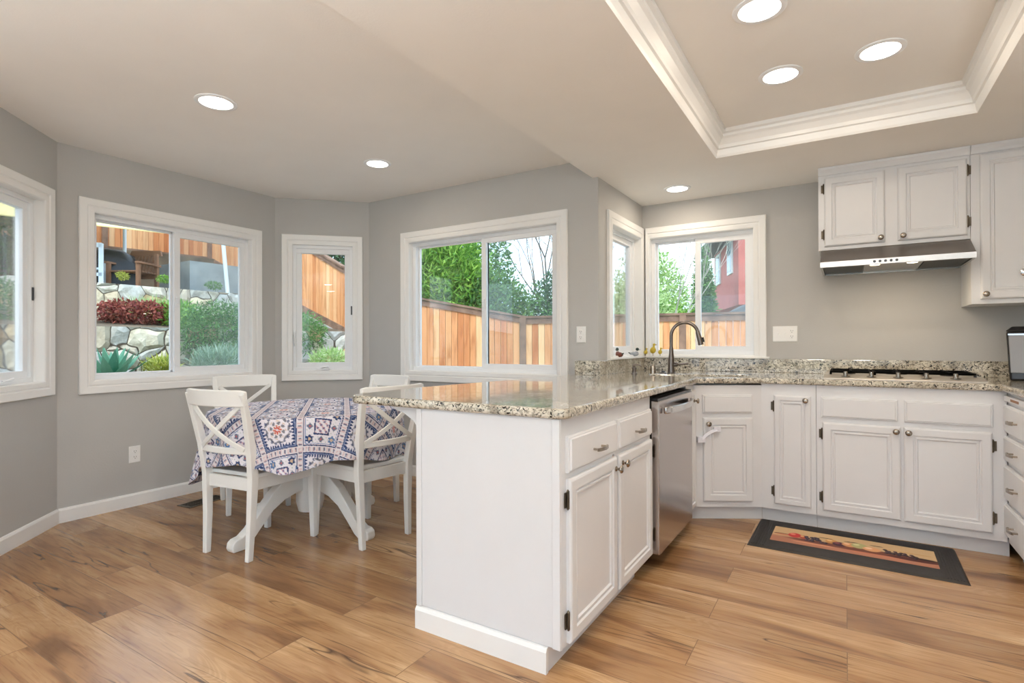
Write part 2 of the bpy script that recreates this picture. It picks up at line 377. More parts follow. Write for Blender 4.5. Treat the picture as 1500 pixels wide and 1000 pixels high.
def tag(o, label=None, cat=None, group=None, kind=None):
    if label: o['label'] = label
    if cat: o['category'] = cat
    if group: o['group'] = group
    if kind: o['kind'] = kind
    return o
def empty(name, loc=(0, 0, 0), rz=0, label=None, cat=None, group=None, kind=None, parent=None):
    o = bpy.data.objects.new(name, None); C.objects.link(o); o.location = loc; o.rotation_euler = (0, 0, rz); o.empty_display_size = .1
    if parent: o.parent = parent
    return tag(o, label, cat, group, kind)
def struct(o): o['kind'] = 'structure'; return o
def copy_tree(o, parent=None):
    c = o.copy(); C.objects.link(c); c.parent = parent
    for ch in list(o.children): copy_tree(ch, c)
    return c
def children_copy(src, parent):
    for ch in list(src.children): copy_tree(ch, parent)

# ------------------------------------------------------------------ room shell
ZC, ZK, ZT = 2.445, 2.308, 2.462
def wall(name, p0, p1, ztop, ops=(), th=.13, z0=0):
    """wall from p0 to p1 (seen from inside: left to right); ops (s0,s1,z0,z1)"""
    d = Vector((p1[0]-p0[0], p1[1]-p0[1], 0)); L = d.length; ang = math.atan2(d.y, d.x)
    xs = sorted({0, L, *[o[0] for o in ops], *[o[1] for o in ops]}); m = MB()
    for a, b in zip(xs[:-1], xs[1:]):
        mid = (a+b)/2; cuts = sorted([(o[2], o[3]) for o in ops if o[0] < mid < o[1]]); z = z0
        for c0, c1 in cuts:
            if c0 > z: m.box(a, b, 0, th, z, c0)
            z = c1
        if z < ztop: m.box(a, b, 0, th, z, ztop)
    o = m.build(name, 'wall_paint', center=False); o.location = (p0[0], p0[1], 0); o.rotation_euler = (0, 0, ang)
    return struct(o), L, ang
PT = dict(a=(-3.40, .51), b=(-4.30, 1.41), c=(-4.30, 2.965), d=(-3.73, 3.535), e=(-1.47, 3.535), f=(-1.47, 4.50), g=(1.36, 4.50), h=(1.36, -3.2), i=(-3.40, -3.2))
def diag_len(p, q): return math.hypot(PT[q][0]-PT[p][0], PT[q][1]-PT[p][1])
LSW = diag_len('a', 'b')
# openings in wall coordinates (outer size of jamb)
OP_SW = (LSW-.74, LSW-.135, .905, 2.045)
OP_W = (1.60-1.41, 2.752-1.41, .893, 2.045)
OP_NW = (.135, .672, .895, 2.045)
OP_N = (-3.245+3.73, -1.782+3.73, .900, 2.035)
OP_S1 = (.235, .925, 1.035, 2.035)     # side window over the sink (wall e-f)
OP_K = (.055, .885, 1.035, 2.035)      # back window over the sink
OP_R = (.4, 4.3, .02, 2.25)
wall('wall_southwest', PT['a'], PT['b'], 2.6, [OP_SW])
wall('wall_west', PT['b'], PT['c'], 2.6, [OP_W])
wall('wall_northwest', PT['c'], PT['d'], 2.6, [OP_NW])
wall('wall_north', PT['d'], (-1.471, 3.535), 2.6, [OP_N])
wall('wall_sink', (-1.47, 3.539), PT['f'], 2.6, [(OP_S1[0]-.004, OP_S1[1]-.004, OP_S1[2], OP_S1[3])])
wall('wall_kitchen', PT['f'], PT['g'], 2.6, [OP_K])
OP_E = (4.0, 7.3, .02, 2.2)
wall('wall_east', PT['g'], PT['h'], 2.6, [OP_E])
wall('wall_south', PT['h'], PT['i'], 2.6, [OP_R])
wall('wall_rear_west', PT['i'], PT['a'], 2.6, [(.4, 3.4, .02, 2.2)])
ring_pts = [PT[k] for k in 'abcdefghi']
m = MB(); m.prism([(-4.5, -3.4), (1.5, -3.4), (1.5, 4.65), (-1.6, 4.65), (-1.6, 3.67), (-3.8, 3.67), (-4.45, 3.03), (-4.45, 1.35), (-3.55, .45), (-3.55, -3.4)][1:], -.15, 0)
struct(m.build('floor', 'oak_planks', center=False))

def build_ceiling():
    m = MB(); xs, xk = -1.682, -1.512
    def slab(x0, x1, y0, y1, z, top=2.75): m.box(x0, x1, y0, y1, z, top)
    # dining part
    m.prism([(-3.55, -3.35), (xs, -3.35), (xs, 3.6), (-3.75, 3.6), (-4.4, 3.0), (-4.4, 1.36), (-3.5, .42)], ZC, 2.75)
    # sloping strip down to the kitchen ceiling
    m.prism([(xs, ZC), (xk, ZK), (xk, 2.75), (xs, 2.75)], -3.35, 3.6, axis='y')
    # kitchen part round the tray recess
    tx0, tx1, ty0, ty1 = -.69, .578, .55, 3.578
    slab(xk, tx0, -3.35, 4.6, ZK); slab(tx1, 1.45, -3.35, 4.6, ZK); slab(tx0, tx1, ty1, 4.6, ZK); slab(tx0, tx1, -3.35, ty0, ZK)
    slab(tx0, tx1, ty0, ty1, ZT)
    struct(m.build('ceiling', 'ceiling_paint', center=False))
    # crown moulding inside the tray
    c = MB(); prof = [(0, ZK-.001), (.006, ZK+.012), (.012, ZK+.045), (.022, ZK+.05), (.024, ZK+.07), (.040, ZK+.10), (.052, ZK+.112), (.054, ZK+.126), (.068, ZK+.134), (.070, ZT)]
    vs = []; fs = []
    for ins, z in prof: vs += [(tx0+ins, ty0+ins, z), (tx1-ins, ty0+ins, z), (tx1-ins, ty1-ins, z), (tx0+ins, ty1-ins, z)]
    for i in range(len(prof)-1):
        for k in range(4): fs.append((4*i+k, 4*i+(k+1) % 4, 4*i+4+(k+1) % 4, 4*i+4+k))
    c.add(vs, fs); struct(c.build('trim_1', 'trim_white', center=False))
build_ceiling()

def baseboard(name, p0, p1, e0=0, e1=0):
    d = Vector((p1[0]-p0[0], p1[1]-p0[1], 0)); L = d.length
    m = MB(); m.prism([(-.0, 0), (-.014, 0), (-.014, .078), (-.009, .088), (0, .092)], -e0, L+e1, axis='x')
    o = m.build(name, 'trim_white', center=False); o.location = (p0[0], p0[1], 0); o.rotation_euler = (0, 0, math.atan2(d.y, d.x)); return struct(o)
baseboard('baseboard_southwest', PT['a'], PT['b'], 0, -.005); baseboard('baseboard_west', PT['b'], PT['c'], -.005, -.005)
baseboard('baseboard_northwest', PT['c'], PT['d'], -.005, -.005); baseboard('baseboard_north', PT['d'], (-1.50, 3.535), -.005)
baseboard('baseboard_rear', PT['i'], PT['a'], 0, 0)

# ------------------------------------------------------------------ windows
WN = [0]
def window(p0, p1, op, style='slider', cas=.09, cas_l=None, cas_r=None, depth=.10, sill=False, split=.5, thick_right=True):
    WN[0] += 1
    d = Vector((p1[0]-p0[0], p1[1]-p0[1], 0)); ang = math.atan2(d.y, d.x)
    root = empty('window_%d' % WN[0], (p0[0], p0[1], 0), ang, kind='structure')
    s0, s1, z0, z1 = op; J = .012; cl = cas if cas_l is None else cas_l; cr = cas if cas_r is None else cas_r
    # casing: four profiled boards
    m = MB()
    def ringp(prof):
        vs = []; fs = []
        for t, y in prof:
            a = [s0+J-cl*(1-t), s1-J+cr*(1-t), z0+J-cas*(1-t), z1-J+cas*(1-t)]
            vs += [(a[0], y, a[2]), (a[1], y, a[2]), (a[1], y, a[3]), (a[0], y, a[3])]
        for i in range(len(prof)-1):
            for k in range(4): fs.append((4*i+k, 4*i+(k+1) % 4, 4*i+4+(k+1) % 4, 4*i+4+k))
        m.add(vs, fs)
    ringp([(0, 0), (0, -.018), (.05, -.022), (.5, -.019), (.56, -.013), (.62, -.013), (.66, -.016), (.95, -.014), (1, -.010), (1, .002)])
    m.build('casing', 'trim_white', root)
    m = MB(); m.ring(s0+.001, s1-.001, z0+.001, z1-.001, J, -.008, depth+.03); m.build('jamb', 'trim_white', root)
    a0, a1, b0, b1 = s0+J, s1-J, z0+J, z1-J
    if style == 'slider':
        fw = .030
        m = MB(); m.ring(a0, a1, b0, b1, fw, depth-.055, depth+.02); m.build('frame', 'vinyl_white', root, bevel=.002)
        mid = a0+(a1-a0)*split; sw = .042
        # fixed pane left, sliding sash right
        m = MB(); m.ring(a0+fw, mid+.022, b0+fw, b1-fw, .012, depth-.012, depth+.012); m.box(mid-.022, mid+.022, depth-.012, depth+.012, b0+fw, b1-fw)
        m.build('fixed_sash', 'vinyl_white', root, bevel=.0015)
        g = MB(); g.box(a0+fw+.01, mid-.018, depth-.002, depth+.002, b0+fw+.01, b1-fw-.01); g.build('glass_pane', 'window_glass', root)
        m = MB(); m.ring(mid-.012, a1-fw+.004, b0+fw-.004, b1-fw+.004, sw, depth-.048, depth-.018); sa = m.build('sliding_sash', 'vinyl_white', root, bevel=.002)
        g = MB(); g.box(mid-.012+sw-.004, a1-fw+.004-sw+.004, depth-.034, depth-.030, b0+fw+sw-.01, b1-fw-sw+.01); g.build('glass_pane', 'window_glass', sa)
        k = MB(); zc = (b0+b1)/2; k.box(mid-.002, mid+.020, depth-.060, depth-.047, zc-.035, zc+.035); k.box(mid+.002, mid+.014, depth-.068, depth-.058, zc-.012, zc+.012); k.build('latch', 'vinyl_white', sa, bevel=.002)
        g = MB(); x0, x1 = mid+.01, a1-fw; n = 1
        g.add([(x0, depth+.022, b0+fw), (x1, depth+.022, b0+fw), (x1, depth+.022, b1-fw), (x0, depth+.022, b1-fw)], [(0, 1, 2, 3)]); g.build('insect_screen', 'insect_screen', root)
    elif style == 'door':
        m = MB(); m.ring(a0, a1, b0, b1, .05, depth-.055, depth+.02); m.box((a0+a1)/2-.04, (a0+a1)/2+.04, depth-.05, depth+.01, b0+.05, b1-.05); m.build('frame', 'vinyl_white', root)
        g = MB(); g.box(a0+.04, a1-.04, depth-.002, depth+.002, b0+.04, b1-.04); g.build('glass_pane', 'window_glass', root)
    else:
        fw = .028
        m = MB(); m.ring(a0, a1, b0, b1, fw, depth-.05, depth+.02); m.build('frame', 'vinyl_white', root, bevel=.002)
        m = MB(); m.ring(a0+fw-.004, a1-fw+.004, b0+fw-.004, b1-fw+.004, .046, depth-.034, depth+.006); sa = m.build('sash', 'vinyl_white', root, bevel=.003)
        g = MB(); g.box(a0+fw+.036, a1-fw-.036, depth-.016, depth-.012, b0+fw+.036, b1-fw-.036); g.build('glass_pane', 'window_glass', sa)
        if style == 'casement':
            xc = (a0+a1)/2
            k = MB(); k.box(xc-.055, xc+.055, depth-.075, depth-.045, b0+.002, b0+.020); k.tube([(xc-.02, depth-.07, b0+.022), (xc+.02, depth-.085, b0+.03), (xc+.05, depth-.085, b0+.034)], .007, 8)
            k.build('crank_handle', 'vinyl_white', root, bevel=.002)
            lx = a0+.012 if style == 'casement' else a1-.012
            k = MB(); k.box(lx-.006, lx+.014, depth-.062, depth-.048, b0+.19, b0+.36); k.tube([(lx+.004, depth-.058, b0+.22), (lx+.004, depth-.085, b0+.25), (lx+.004, depth-.085, b0+.32), (lx+.004, depth-.062, b0+.34)], .006, 8)
            k.build('lock_lever', 'vinyl_white', root)
            k = MB(); k.box(a1-.016, a1-.004, depth-.056, depth-.048, (b0+b1)/2-.06, (b0+b1)/2+.02); k.build('latch_keeper', 'button_dark', root)
    return root
w_sw = window(PT['a'], PT['b'], OP_SW, 'casement', depth=.10)
w_w = window(PT['b'], PT['c'], OP_W, 'slider', split=.485)
w_nw = window(PT['c'], PT['d'], OP_NW, 'casement', depth=.06)
w_n = window(PT['d'], PT['e'], OP_N, 'slider', split=.515)
w_s = window(PT['e'], PT['f'], OP_S1, 'plain', cas_r=.034, depth=.10)
w_k = window(PT['f'], PT['g'], OP_K, 'slider', cas_l=.034, split=.46)
w_r = window(PT['h'], PT['i'], OP_R, 'door')  # unseen glazed door, added to let sky light in from behind
w_e = window(PT['g'], PT['h'], OP_E, 'door')  # unseen glazed door, added to send cool daylight across to the left wall
w_rw = window(PT['i'], PT['a'], (.4, 3.4, .02, 2.2), 'door')  # unseen glazed door, added for more daylight from the rear left
# window ledge over the granite splash, turning the corner
m = MB(); m.prism([(-1.47, 3.70), (-1.435, 3.70), (-1.435, 4.465), (-.485, 4.465), (-.485, 4.50), (-1.47, 4.50)], 1.020, 1.036)
struct(m.build('trim_2', 'trim_white', center=False, bevel=.003))

# ------------------------------------------------------------------ lights
def recessed(x, y, z, r, label, power=LAMP_W, group=None):
    t = empty('recessed_light', (x, y, z), label=label, cat='ceiling light', group=group)
    MB().lathe([(r+.022, 0), (r+.022, -.004), (r+.012, -.008), (r, -.006), (r, .001)], 32, cap=False).build('trim_ring', 'vinyl_white', t, smooth=40)
    MB().lathe([(r, -.0045), (r*.6, -.0055), (.001, -.006)], 32).build('lens', 'lamp_lens', t, smooth=40)
    l = bpy.data.lights.new('lamp', 'AREA'); l.shape = 'DISK'; l.size = 2*r*.95; l.energy = power; l.color = (1, .84, .67)
    lo = bpy.data.objects.new('lamp', l); C.objects.link(lo); lo.parent = t; lo.location = (0, 0, -.012)
G = 'recessed ceiling lights'
recessed(-2.873, 1.63, ZC, .082, 'round recessed ceiling light above the dining area nearest the left wall', group=G)
recessed(-2.866, 2.80, ZC, .075, 'small recessed ceiling light above the dining table near the narrow window', group=G)
recessed(-1.074, 4.12, ZK, .075, 'recessed ceiling light in front of the corner window above the sink', group=G)
recessed(-.283, 2.33, ZT, .078, 'recessed light in the ceiling tray cut by the top of the photo', group=G)
recessed(-.266, 2.96, ZT, .078, 'lowest recessed light inside the moulded ceiling tray, at its left rear', group=G)
recessed(.141, 2.95, ZT, .078, 'recessed light inside the ceiling tray, at its right rear', group=G)
recessed(.14, 2.31, ZT, .078, 'recessed light in the tray out of the top of the frame', group=G)
for (x, y, z) in [(-2.6, -.3, ZC), (-2.6, -2.0, ZC), (-.3, 1.2, ZT), (.14, 1.2, ZT), (-.3, -1.2, ZK), (.6, -2.2, ZK)]:  # unseen downlights added to brighten the room evenly
    recessed(x, y, z, .078, 'added unseen fill downlight behind the camera position', group='added fill downlights behind the viewpoint')

def fill_uplight(x, y, label, power=62):  # out-of-view uplighter, added as fill to brighten the ceiling
    t = empty('fill_uplight', (x, y, 0), 0, label, 'lamp', 'added fill uplighters')
    MB().lathe([(.15, 0), (.15, .02), (.02, .035)], 28).build('base', 'black_iron', t, smooth=40); MB().tube([(0, 0, .02), (0, 0, 1.66)], .012, 10).build('pole', 'black_iron', t)
    MB().lathe([(.02, 1.64), (.10, 1.66), (.19, 1.74), (.20, 1.75), (.19, 1.748), (.10, 1.67), (.02, 1.655)], 32, cap=False).build('shade', 'outlet_white', t, smooth=40)
    MB().lathe([(.03, 1.66), (.05, 1.70), (.03, 1.735), (.001, 1.74)], 16).build('bulb', 'lamp_lens', t, smooth=60)
    l = bpy.data.lights.new('lamp', 'AREA'); l.shape = 'DISK'; l.size = .30; l.energy = power; l.color = (.93, .97, 1)
    lo = bpy.data.objects.new('lamp', l); C.objects.link(lo); lo.parent = t; lo.location = (0, 0, 1.76); lo.rotation_euler = (PI, 0, 0)
fill_uplight(-1.3, -1.7, 'added black fill uplighter behind the camera, near the added glazed door', 52); fill_uplight(.75, -.8, 'added black fill uplighter behind the camera, near the right wall', 46)
fill_uplight(-.85, -.15, 'added black fill uplighter just left of the camera', 32)
fill_uplight(1.12, 1.75, 'added black fill uplighter to the right of the kitchen mat, out of frame', 6); fill_uplight(-2.9, -.35, 'added black fill uplighter in front of the left wall, out of frame', 3)

# ------------------------------------------------------------------ kitchen cabinets
def door_mesh(w, h, slim=False):
    m = MB(); a = .046 if not slim else .034
    m.loops(w, h, [(0, 0), (0, -.012), (.003, -.017), (.009, -.020), (a-.004, -.020), (a, -.013), (a+.006, -.012), (a+.009, -.016), (a+.015, -.016), (a+.020, -.009), (a+.024, -.009)], back=True)
    return m
def drawer_mesh(w, h):
    return MB().loops(w, h, [(0, 0), (0, -.010), (.003, -.013), (.008, -.013), (.011, -.020)], back=True)
def knob(parent, x, y, z, mat='nickel', s=1.0):
    mt = Matrix.Translation((x, y, z)) @ Matrix.Rotation(PI/2, 4, 'X')
    return MB().lathe([(.011*s, 0), (.011*s, .003), (.0055*s, .006), (.0055*s, .014), (.010*s, .018), (.0165*s, .022), (.0165*s, .026), (.012*s, .030), (.004*s, .0315)], 18, mt).build('knob', mat, parent, smooth=50)
def pull(parent, x, y, z, w=.095, mat='nickel'):
    m = MB(); hw = w/2
    m.tube([(x-hw+.01, y, z), (x-hw+.01, y-.024, z)], .0045, 8); m.tube([(x+hw-.01, y, z), (x+hw-.01, y-.024, z)], .0045, 8)
    m.ribbon([(x-hw, y-.020, z), (x-hw+.012, y-.027, z), (x, y-.033, z), (x+hw-.012, y-.027, z), (x+hw, y-.020, z)], .012, .006, (0, 0, 1))
    return m.build('handle', mat, parent, smooth=30)
def hinge(parent, x, y, z, side=1):
    m = MB(); m.tube([(x, y-.006, z-.036), (x, y-.007, z-.030), (x, y-.007, z+.030), (x, y-.006, z+.036)], [.0015, .0055, .0055, .0015], 8)
    m.box(min(x, x+side*.016), max(x, x+side*.016), y-.004, y, z-.026, z+.026)
    return m.build('hinge', 'hinge_bronze', parent)
def cab_door(root, x0, x1, z0, z1, knob_at=None, hinges=None, y=0, label=None):
    """hinges: 'l' or 'r'"""
    d = door_mesh(x1-x0, z1-z0, (x1-x0) < .25).build('door', 'cabinet_white', root, loc=(x0, y, z0), smooth=25)
    w = x1-x0; h = z1-z0
    if knob_at: knob(d, knob_at[0]-x0, -.020, knob_at[1]-z0)
    if hinges:
        hx = -.003 if hinges == 'l' else w+.003
        for hz in (.08, h-.07): hinge(d, hx, -.002, hz, -1 if hinges == 'l' else 1)
    return d
ZB, ZTOP = .882, .918
CF = -.83     # peninsula face
# --- peninsula cabinet: root at its near outer corner, local x runs along +Y, front toward +X
pen = empty('base_cabinet', (CF, 1.66, 0), PI/2, 'white peninsula base cabinet with two drawers, two doors and plain end panel', 'cabinet')
L1 = .985
m = MB(); m.box(0, .478, 0, .645, .09, ZB); m.box(.502, L1, .0, .645, .09, ZB); m.box(.478, .502, 0, .645, .675, ZB); m.box(.478, .502, 0, .645, .09, .105); m.box(.478, .502, .4, .645, .105, .675)
m.build('carcass', 'cabinet_white', pen, bevel=.0015)
m = MB(); m.box(-.002, L1-.08, .055, .64, 0, .09); m.build('toe_kick', 'cabinet_white', pen)
m = MB(); m.prism([(.0, 0), (-.018, 0), (-.018, .075), (-.012, .086), (0, .092)], -.060, .0, axis='z')
m = MB(); poly = [(0, 0), (-.017, 0), (-.017, .074), (-.010, .086), (0, .090)]
vs = [(p[0], .052, p[1]) for p in poly]+[(p[0], .648, p[1]) for p in poly]; n = 5
m.add(vs, [tuple(range(n))[::-1], tuple(range(n, 2*n))]+[(i, (i+1) % n, n+(i+1) % n, n+i) for i in range(n)]); m.build('base_board', 'trim_white', pen)
m = MB(); m.box(-.006, 0, .001, .644, .093, ZB-.001); m.build('end_panel', 'cabinet_white', pen, bevel=.001)
m = MB(); m.box(-.012, -.006, .0, .030, .093, ZB-.001); m.build('end_stile', 'cabinet_white', pen, bevel=.002)
m = MB(); m.box(-.012, -.006, .618, .645, .093, ZB-.001); m.build('end_stile', 'cabinet_white', pen, bevel=.002)
for (a, b) in ((.035, .493), (.512, .966)):
    d = drawer_mesh(b-a, .127).build('drawer', 'cabinet_white', pen, loc=(a, 0, .690), smooth=25); pull(d, (b-a)/2+.01, -.020, .052)
cab_door(pen, .038, .486, .100, .668, (.466, .622), 'l'); cab_door(pen, .516, .968, .100, .668, (.545, .632), 'r')
# curved brackets carrying the breakfast overhang on the dining side
for yb in (.02, 1.0):
    m = MB(); m.prism([(.645, ZB-.001), (.80, ZB-.001), (.80, .868), (.74, .852), (.69, .825), (.645, .775)], yb, yb+.03, axis='x'); m.build('bracket', 'cabinet_white', pen, bevel=.002)
# --- dishwasher
dw = empty('dishwasher', (CF, 2.655, 0), PI/2, 'stainless steel dishwasher with a bar handle under the granite counter', 'dishwasher')
W = .685
m = MB(); m.box(0, W, 0, .55, .09, .866); m.build('tub_body', 'dark_gap', dw)
m = MB(); m.box(0, W, .07, .5, .0, .09); m.build('toe_panel', 'black_plastic', dw)
m = MB(); m.box(.004, W-.004, -.042, -.001, .088, .852); m.build('door_panel', 'stainless', dw, bevel=.004)
m = MB(); m.box(.004, W-.004, -.036, -.001, .853, .864); m.build('control_strip', 'black_plastic', dw)
m = MB(); pts = []
for i in range(13):
    t = i/12; pts.append((.07+t*(W-.14), -.052-.038*math.sin(PI*t)**.6, .800))
m.ribbon(pts, .034, .016, (0, 0, 1)); m.build('handle', 'chrome', dw, bevel=.005, smooth=40)
# --- narrow cabinet right of dishwasher
nc = empty('base_cabinet', (CF, 3.355, 0), PI/2, 'narrow white pull-out cabinet squeezed between the dishwasher and the corner', 'cabinet')
MB().box(0, .205, 0, .55, .09, ZB).build('carcass', 'cabinet_white', nc); MB().box(0, .18, .05, .5, 0, .09).build('toe_kick', 'cabinet_white', nc)
cab_door(nc, .015, .195, .105, .845, (.130, .778))
# --- diagonal sink cabinet
ux, uy = -.46-CF, 3.78-3.565; dl = math.hypot(ux, uy); da = math.atan2(uy, ux)
sk = empty('sink_cabinet', (CF, 3.565, 0), da, 'white angled corner cabinet under the sink with a child lock on its door', 'cabinet')
m = MB(); m.prism([(0, 0), (dl, 0), (dl-.03, .3), (.05, .3)], .09, ZB-.012); m.build('carcass', 'cabinet_white', sk)
m = MB(); m.prism([(-.015, .05), (dl+.022, .05), (dl-.02, .28), (.08, .28)], 0, .09); m.build('toe_kick', 'cabinet_white', sk)
drawer_mesh(.315, .118).build('false_drawer', 'cabinet_white', sk, loc=(.052, 0, .692), smooth=25)
d = cab_door(sk, .055, .368, .128, .662, (.082, .626), None)
m = MB(); m.box(-.042, .006, -.038, -.004, .380, .414); m.box(.058, .104, -.038, -.020, .448, .480)
m.ribbon([(-.018, -.036, .400), (.01, -.038, .428), (.04, -.038, .448), (.08, -.036, .463)], .020, .004, (0, .3, 1)); m.build('child_lock', 'plastic_lock', d, bevel=.003)
# --- narrow cabinet and cooktop cabinet on the back wall
n2 = empty('base_cabinet', (-.46, 3.78, 0), 0, 'narrow white base cabinet with one tall door left of the cooktop cabinet', 'cabinet')
MB().box(0, .305, 0, .58, .09, ZB).build('carcass', 'cabinet_white', n2); MB().box(-.005, .305, .055, .55, 0, .09).build('toe_kick', 'cabinet_white', n2)
cab_door(n2, .075, .278, .128, .812, (.250, .786), 'l')
ck = empty('cooktop_cabinet', (-.153, 3.78, 0), 0, 'wide white base cabinet with two doors under the cooktop', 'cabinet')
MB().box(0, .873, 0, .58, .09, ZB).build('carcass', 'cabinet_white', ck); MB().box(0, .890, .055, .55, 0, .09).build('toe_kick', 'cabinet_white', ck)
drawer_mesh(.379, .123).build('false_drawer', 'cabinet_white', ck, loc=(.025, 0, .689), smooth=25)
drawer_mesh(.380, .123).build('false_drawer', 'cabinet_white', ck, loc=(.436, 0, .689), smooth=25)
cab_door(ck, .033, .418, .128, .660, (.395, .634), 'l'); cab_door(ck, .432, .812, .128, .660, (.452, .632), 'r')
# --- right-hand drawer bank
dr = empty('drawer_cabinet', (.725, 3.785, 0), -PI/2, 'white four-drawer base cabinet at the right edge with bar pulls', 'cabinet')
MB().box(0, 1.15, 0, .60, .09, ZB).build('carcass', 'cabinet_white', dr); MB().box(0, 1.15, .055, .55, 0, .09).build('toe_kick', 'cabinet_white', dr)
m = MB(); m.box(.015, .46, -.018, 0, .832, .862); cb = m.build('cutting_board', 'cabinet_white', dr, bevel=.003)
m = MB(); m.box(.15, .30, -.0195, -.017, .840, .852); m.build('finger_slot', 'teak', cb)
for (z0, z1) in ((.668, .812), (.518, .648), (.316, .496), (.128, .294)):
    d = drawer_mesh(.475, z1-z0).build('drawer', 'cabinet_white', dr, loc=(.0, 0, z0), smooth=25); pull(d, .24, -.020, (z1-z0)*.5)

# --- countertop with sink cut-out, one slab
import bmesh
def arc(cx, cy, r, a0, a1, n=6): return [(cx+r*math.cos(math.radians(a0+(a1-a0)*i/n)), cy+r*math.sin(math.radians(a0+(a1-a0)*i/n))) for i in range(n+1)]
outline = arc(-.845, 1.680, .045, -90, 0)+[(-.800, 3.555), (-.447, 3.752), (.69, 3.752), (.69, 2.62), (1.358, 2.62), (1.358, 4.498), (-1.468, 4.498), (-1.468, 3.533), (-1.640, 3.533), (-1.74, 2.95), (-1.84, 2.36), (-1.872, 2.12), (-1.880, 1.9), (-1.874, 1.80)]+arc(-1.80, 1.71, .075, 180, 270)
sk_c = Vector((-.86, 3.855)); sk_a = math.radians(20)
def skp(x, y): return (sk_c.x+x*math.cos(sk_a)-y*math.sin(sk_a), sk_c.y+x*math.sin(sk_a)+y*math.cos(sk_a))
def rrect(hx, hy, r, n=5):
    p = []
    for cx, cy, a in ((hx-r, hy-r, 0), (-hx+r, hy-r, 90), (-hx+r, -hy+r, 180), (hx-r, -hy+r, 270)): p += arc(cx, cy, r, a, a+90, n)
    return p
def extrude_poly(outer, holes, z0, z1):
    bm = bmesh.new(); edges = []
    for lp in [outer]+holes:
        vs = [bm.verts.new((x, y, z1)) for x, y in lp]
        edges += [bm.edges.new((vs[i], vs[(i+1) % len(vs)])) for i in range(len(vs))]
    r = bmesh.ops.triangle_fill(bm, use_beauty=True, use_dissolve=False, edges=edges)
    fs = [g for g in r['geom'] if isinstance(g, bmesh.types.BMFace)]
    bmesh.ops.dissolve_limit(bm, angle_limit=.01, verts=bm.verts, edges=bm.edges)
    e = bmesh.ops.extrude_face_region(bm, geom=list(bm.faces))
    bmesh.ops.translate(bm, vec=(0, 0, z0-z1), verts=[g for g in e['geom'] if isinstance(g, bmesh.types.BMVert)])
    bmesh.ops.recalc_face_normals(bm, faces=bm.faces); return bm
hole = [skp(x, y) for x, y in rrect(.33, .145, .07)][::-1]
bm = extrude_poly(outline, [hole], ZB, ZTOP)
me = bpy.data.meshes.new('countertop'); bm.to_mesh(me); bm.free(); me.materials.append(M['granite'])
ct = bpy.data.objects.new('countertop', me); C.objects.link(ct)
b = ct.modifiers.new('bevel', 'BEVEL'); b.width = .012; b.segments = 3; b.limit_method = 'ANGLE'; b.angle_limit = math.radians(50)
tag(ct, 'speckled granite countertop running from the peninsula round to the cooktop', 'countertop')
m = MB(); m.prism([(-1.645, 3.512), (-1.448, 3.512), (-1.448, 4.478), (1.338, 4.478), (1.338, 2.62), (1.357, 2.62), (1.357, 4.497), (-1.467, 4.497), (-1.467, 3.532), (-1.645, 3.532)], ZTOP, 1.019)
m.build('backsplash', 'granite', ct, bevel=.003)
# --- sink
sink = empty('sink', (sk_c.x, sk_c.y, 0), sk_a, 'stainless undermount sink set in the granite corner behind the angled cabinet', 'sink')
m = MB(); prof = [(1.03, ZB-.001), (1.0, ZB-.002), (.985, ZB-.02), (.96, .74), (.90, .715), (.05, .710)]
base_l = rrect(.335, .15, .07); n = len(base_l); vs = []; fs = []
for s, z in prof: vs += [(x*s, y*s, z) for x, y in base_l]
for i in range(len(prof)-1):
    for k in range(n): fs.append((i*n+k, i*n+(k+1) % n, (i+1)*n+(k+1) % n, (i+1)*n+k))
fs.append(tuple((len(prof)-1)*n+k for k in range(n))); m.add(vs, fs); m.build('basin', 'stainless_flat', sink, smooth=40)
MB().lathe([(.045, .711), (.040, .7125), (.001, .712)], 20).build('drain', 'chrome', sink)
# --- faucet
fx, fy = -1.085, 3.975
fa = empty('faucet', (fx, fy, ZTOP), math.atan2(.06, .2), 'tall brushed gooseneck pull-down faucet beside the corner sink', 'faucet')
MB().lathe([(.031, 0), (.031, .006), (.026, .010), (.0235, .04), (.022, .10), (.0165, .15), (.0145, .19)], 24).build('body', 'dark_nickel', fa, smooth=40)
pth = [(0, 0, .18), (0, 0, .24), (0, 0, .275)]
for i in range(1, 15):
    a = PI-PI*i/15*.93; pth.append((.095+.095*math.cos(a), 0, .275+.098*math.sin(a)))
MB().tube(pth, .0125, 14).build('neck', 'dark_nickel', fa, smooth=60)
e = pth[-1]; MB().tube([e, (e[0]+.004, 0, e[2]-.02), (e[0]+.018, 0, e[2]-.075), (e[0]+.024, 0, e[2]-.105)], [.0135, .0155, .0185, .0195], 14).build('spray_head', 'dark_nickel', fa, smooth=50)
MB().tube([(e[0]+.034, 0, e[2]-.050), (e[0]+.041, 0, e[2]-.085)], [.009, .009], 10).build('spray_button', 'black_plastic', fa)
MB().tube([(.015, 0, .065), (.040, -.004, .068), (.048, -.005, .068), (.055, -.006, .069), (.10, -.012, .074), (.118, -.014, .076)], [.017, .017, .009, .0075, .007, .0095], 12).build('lever', 'dark_nickel', fa, smooth=40)
sd = empty('soap_dispenser', (-1.305, 3.80, ZTOP), .2, 'small dark soap dispenser pump left of the faucet', 'soap dispenser')
MB().lathe([(.022, 0), (.022, .006), (.016, .010), (.013, .03), (.015, .036), (.015, .048), (.006, .052), (.006, .062)], 18).build('pump_body', 'dark_nickel', sd, smooth=40)
MB().tube([(-.012, 0, .062), (.01, 0, .068), (.035, 0, .066), (.055, 0, .054)], [.009, .007, .0055, .0045], 10).build('nozzle', 'dark_nickel', sd, smooth=50)
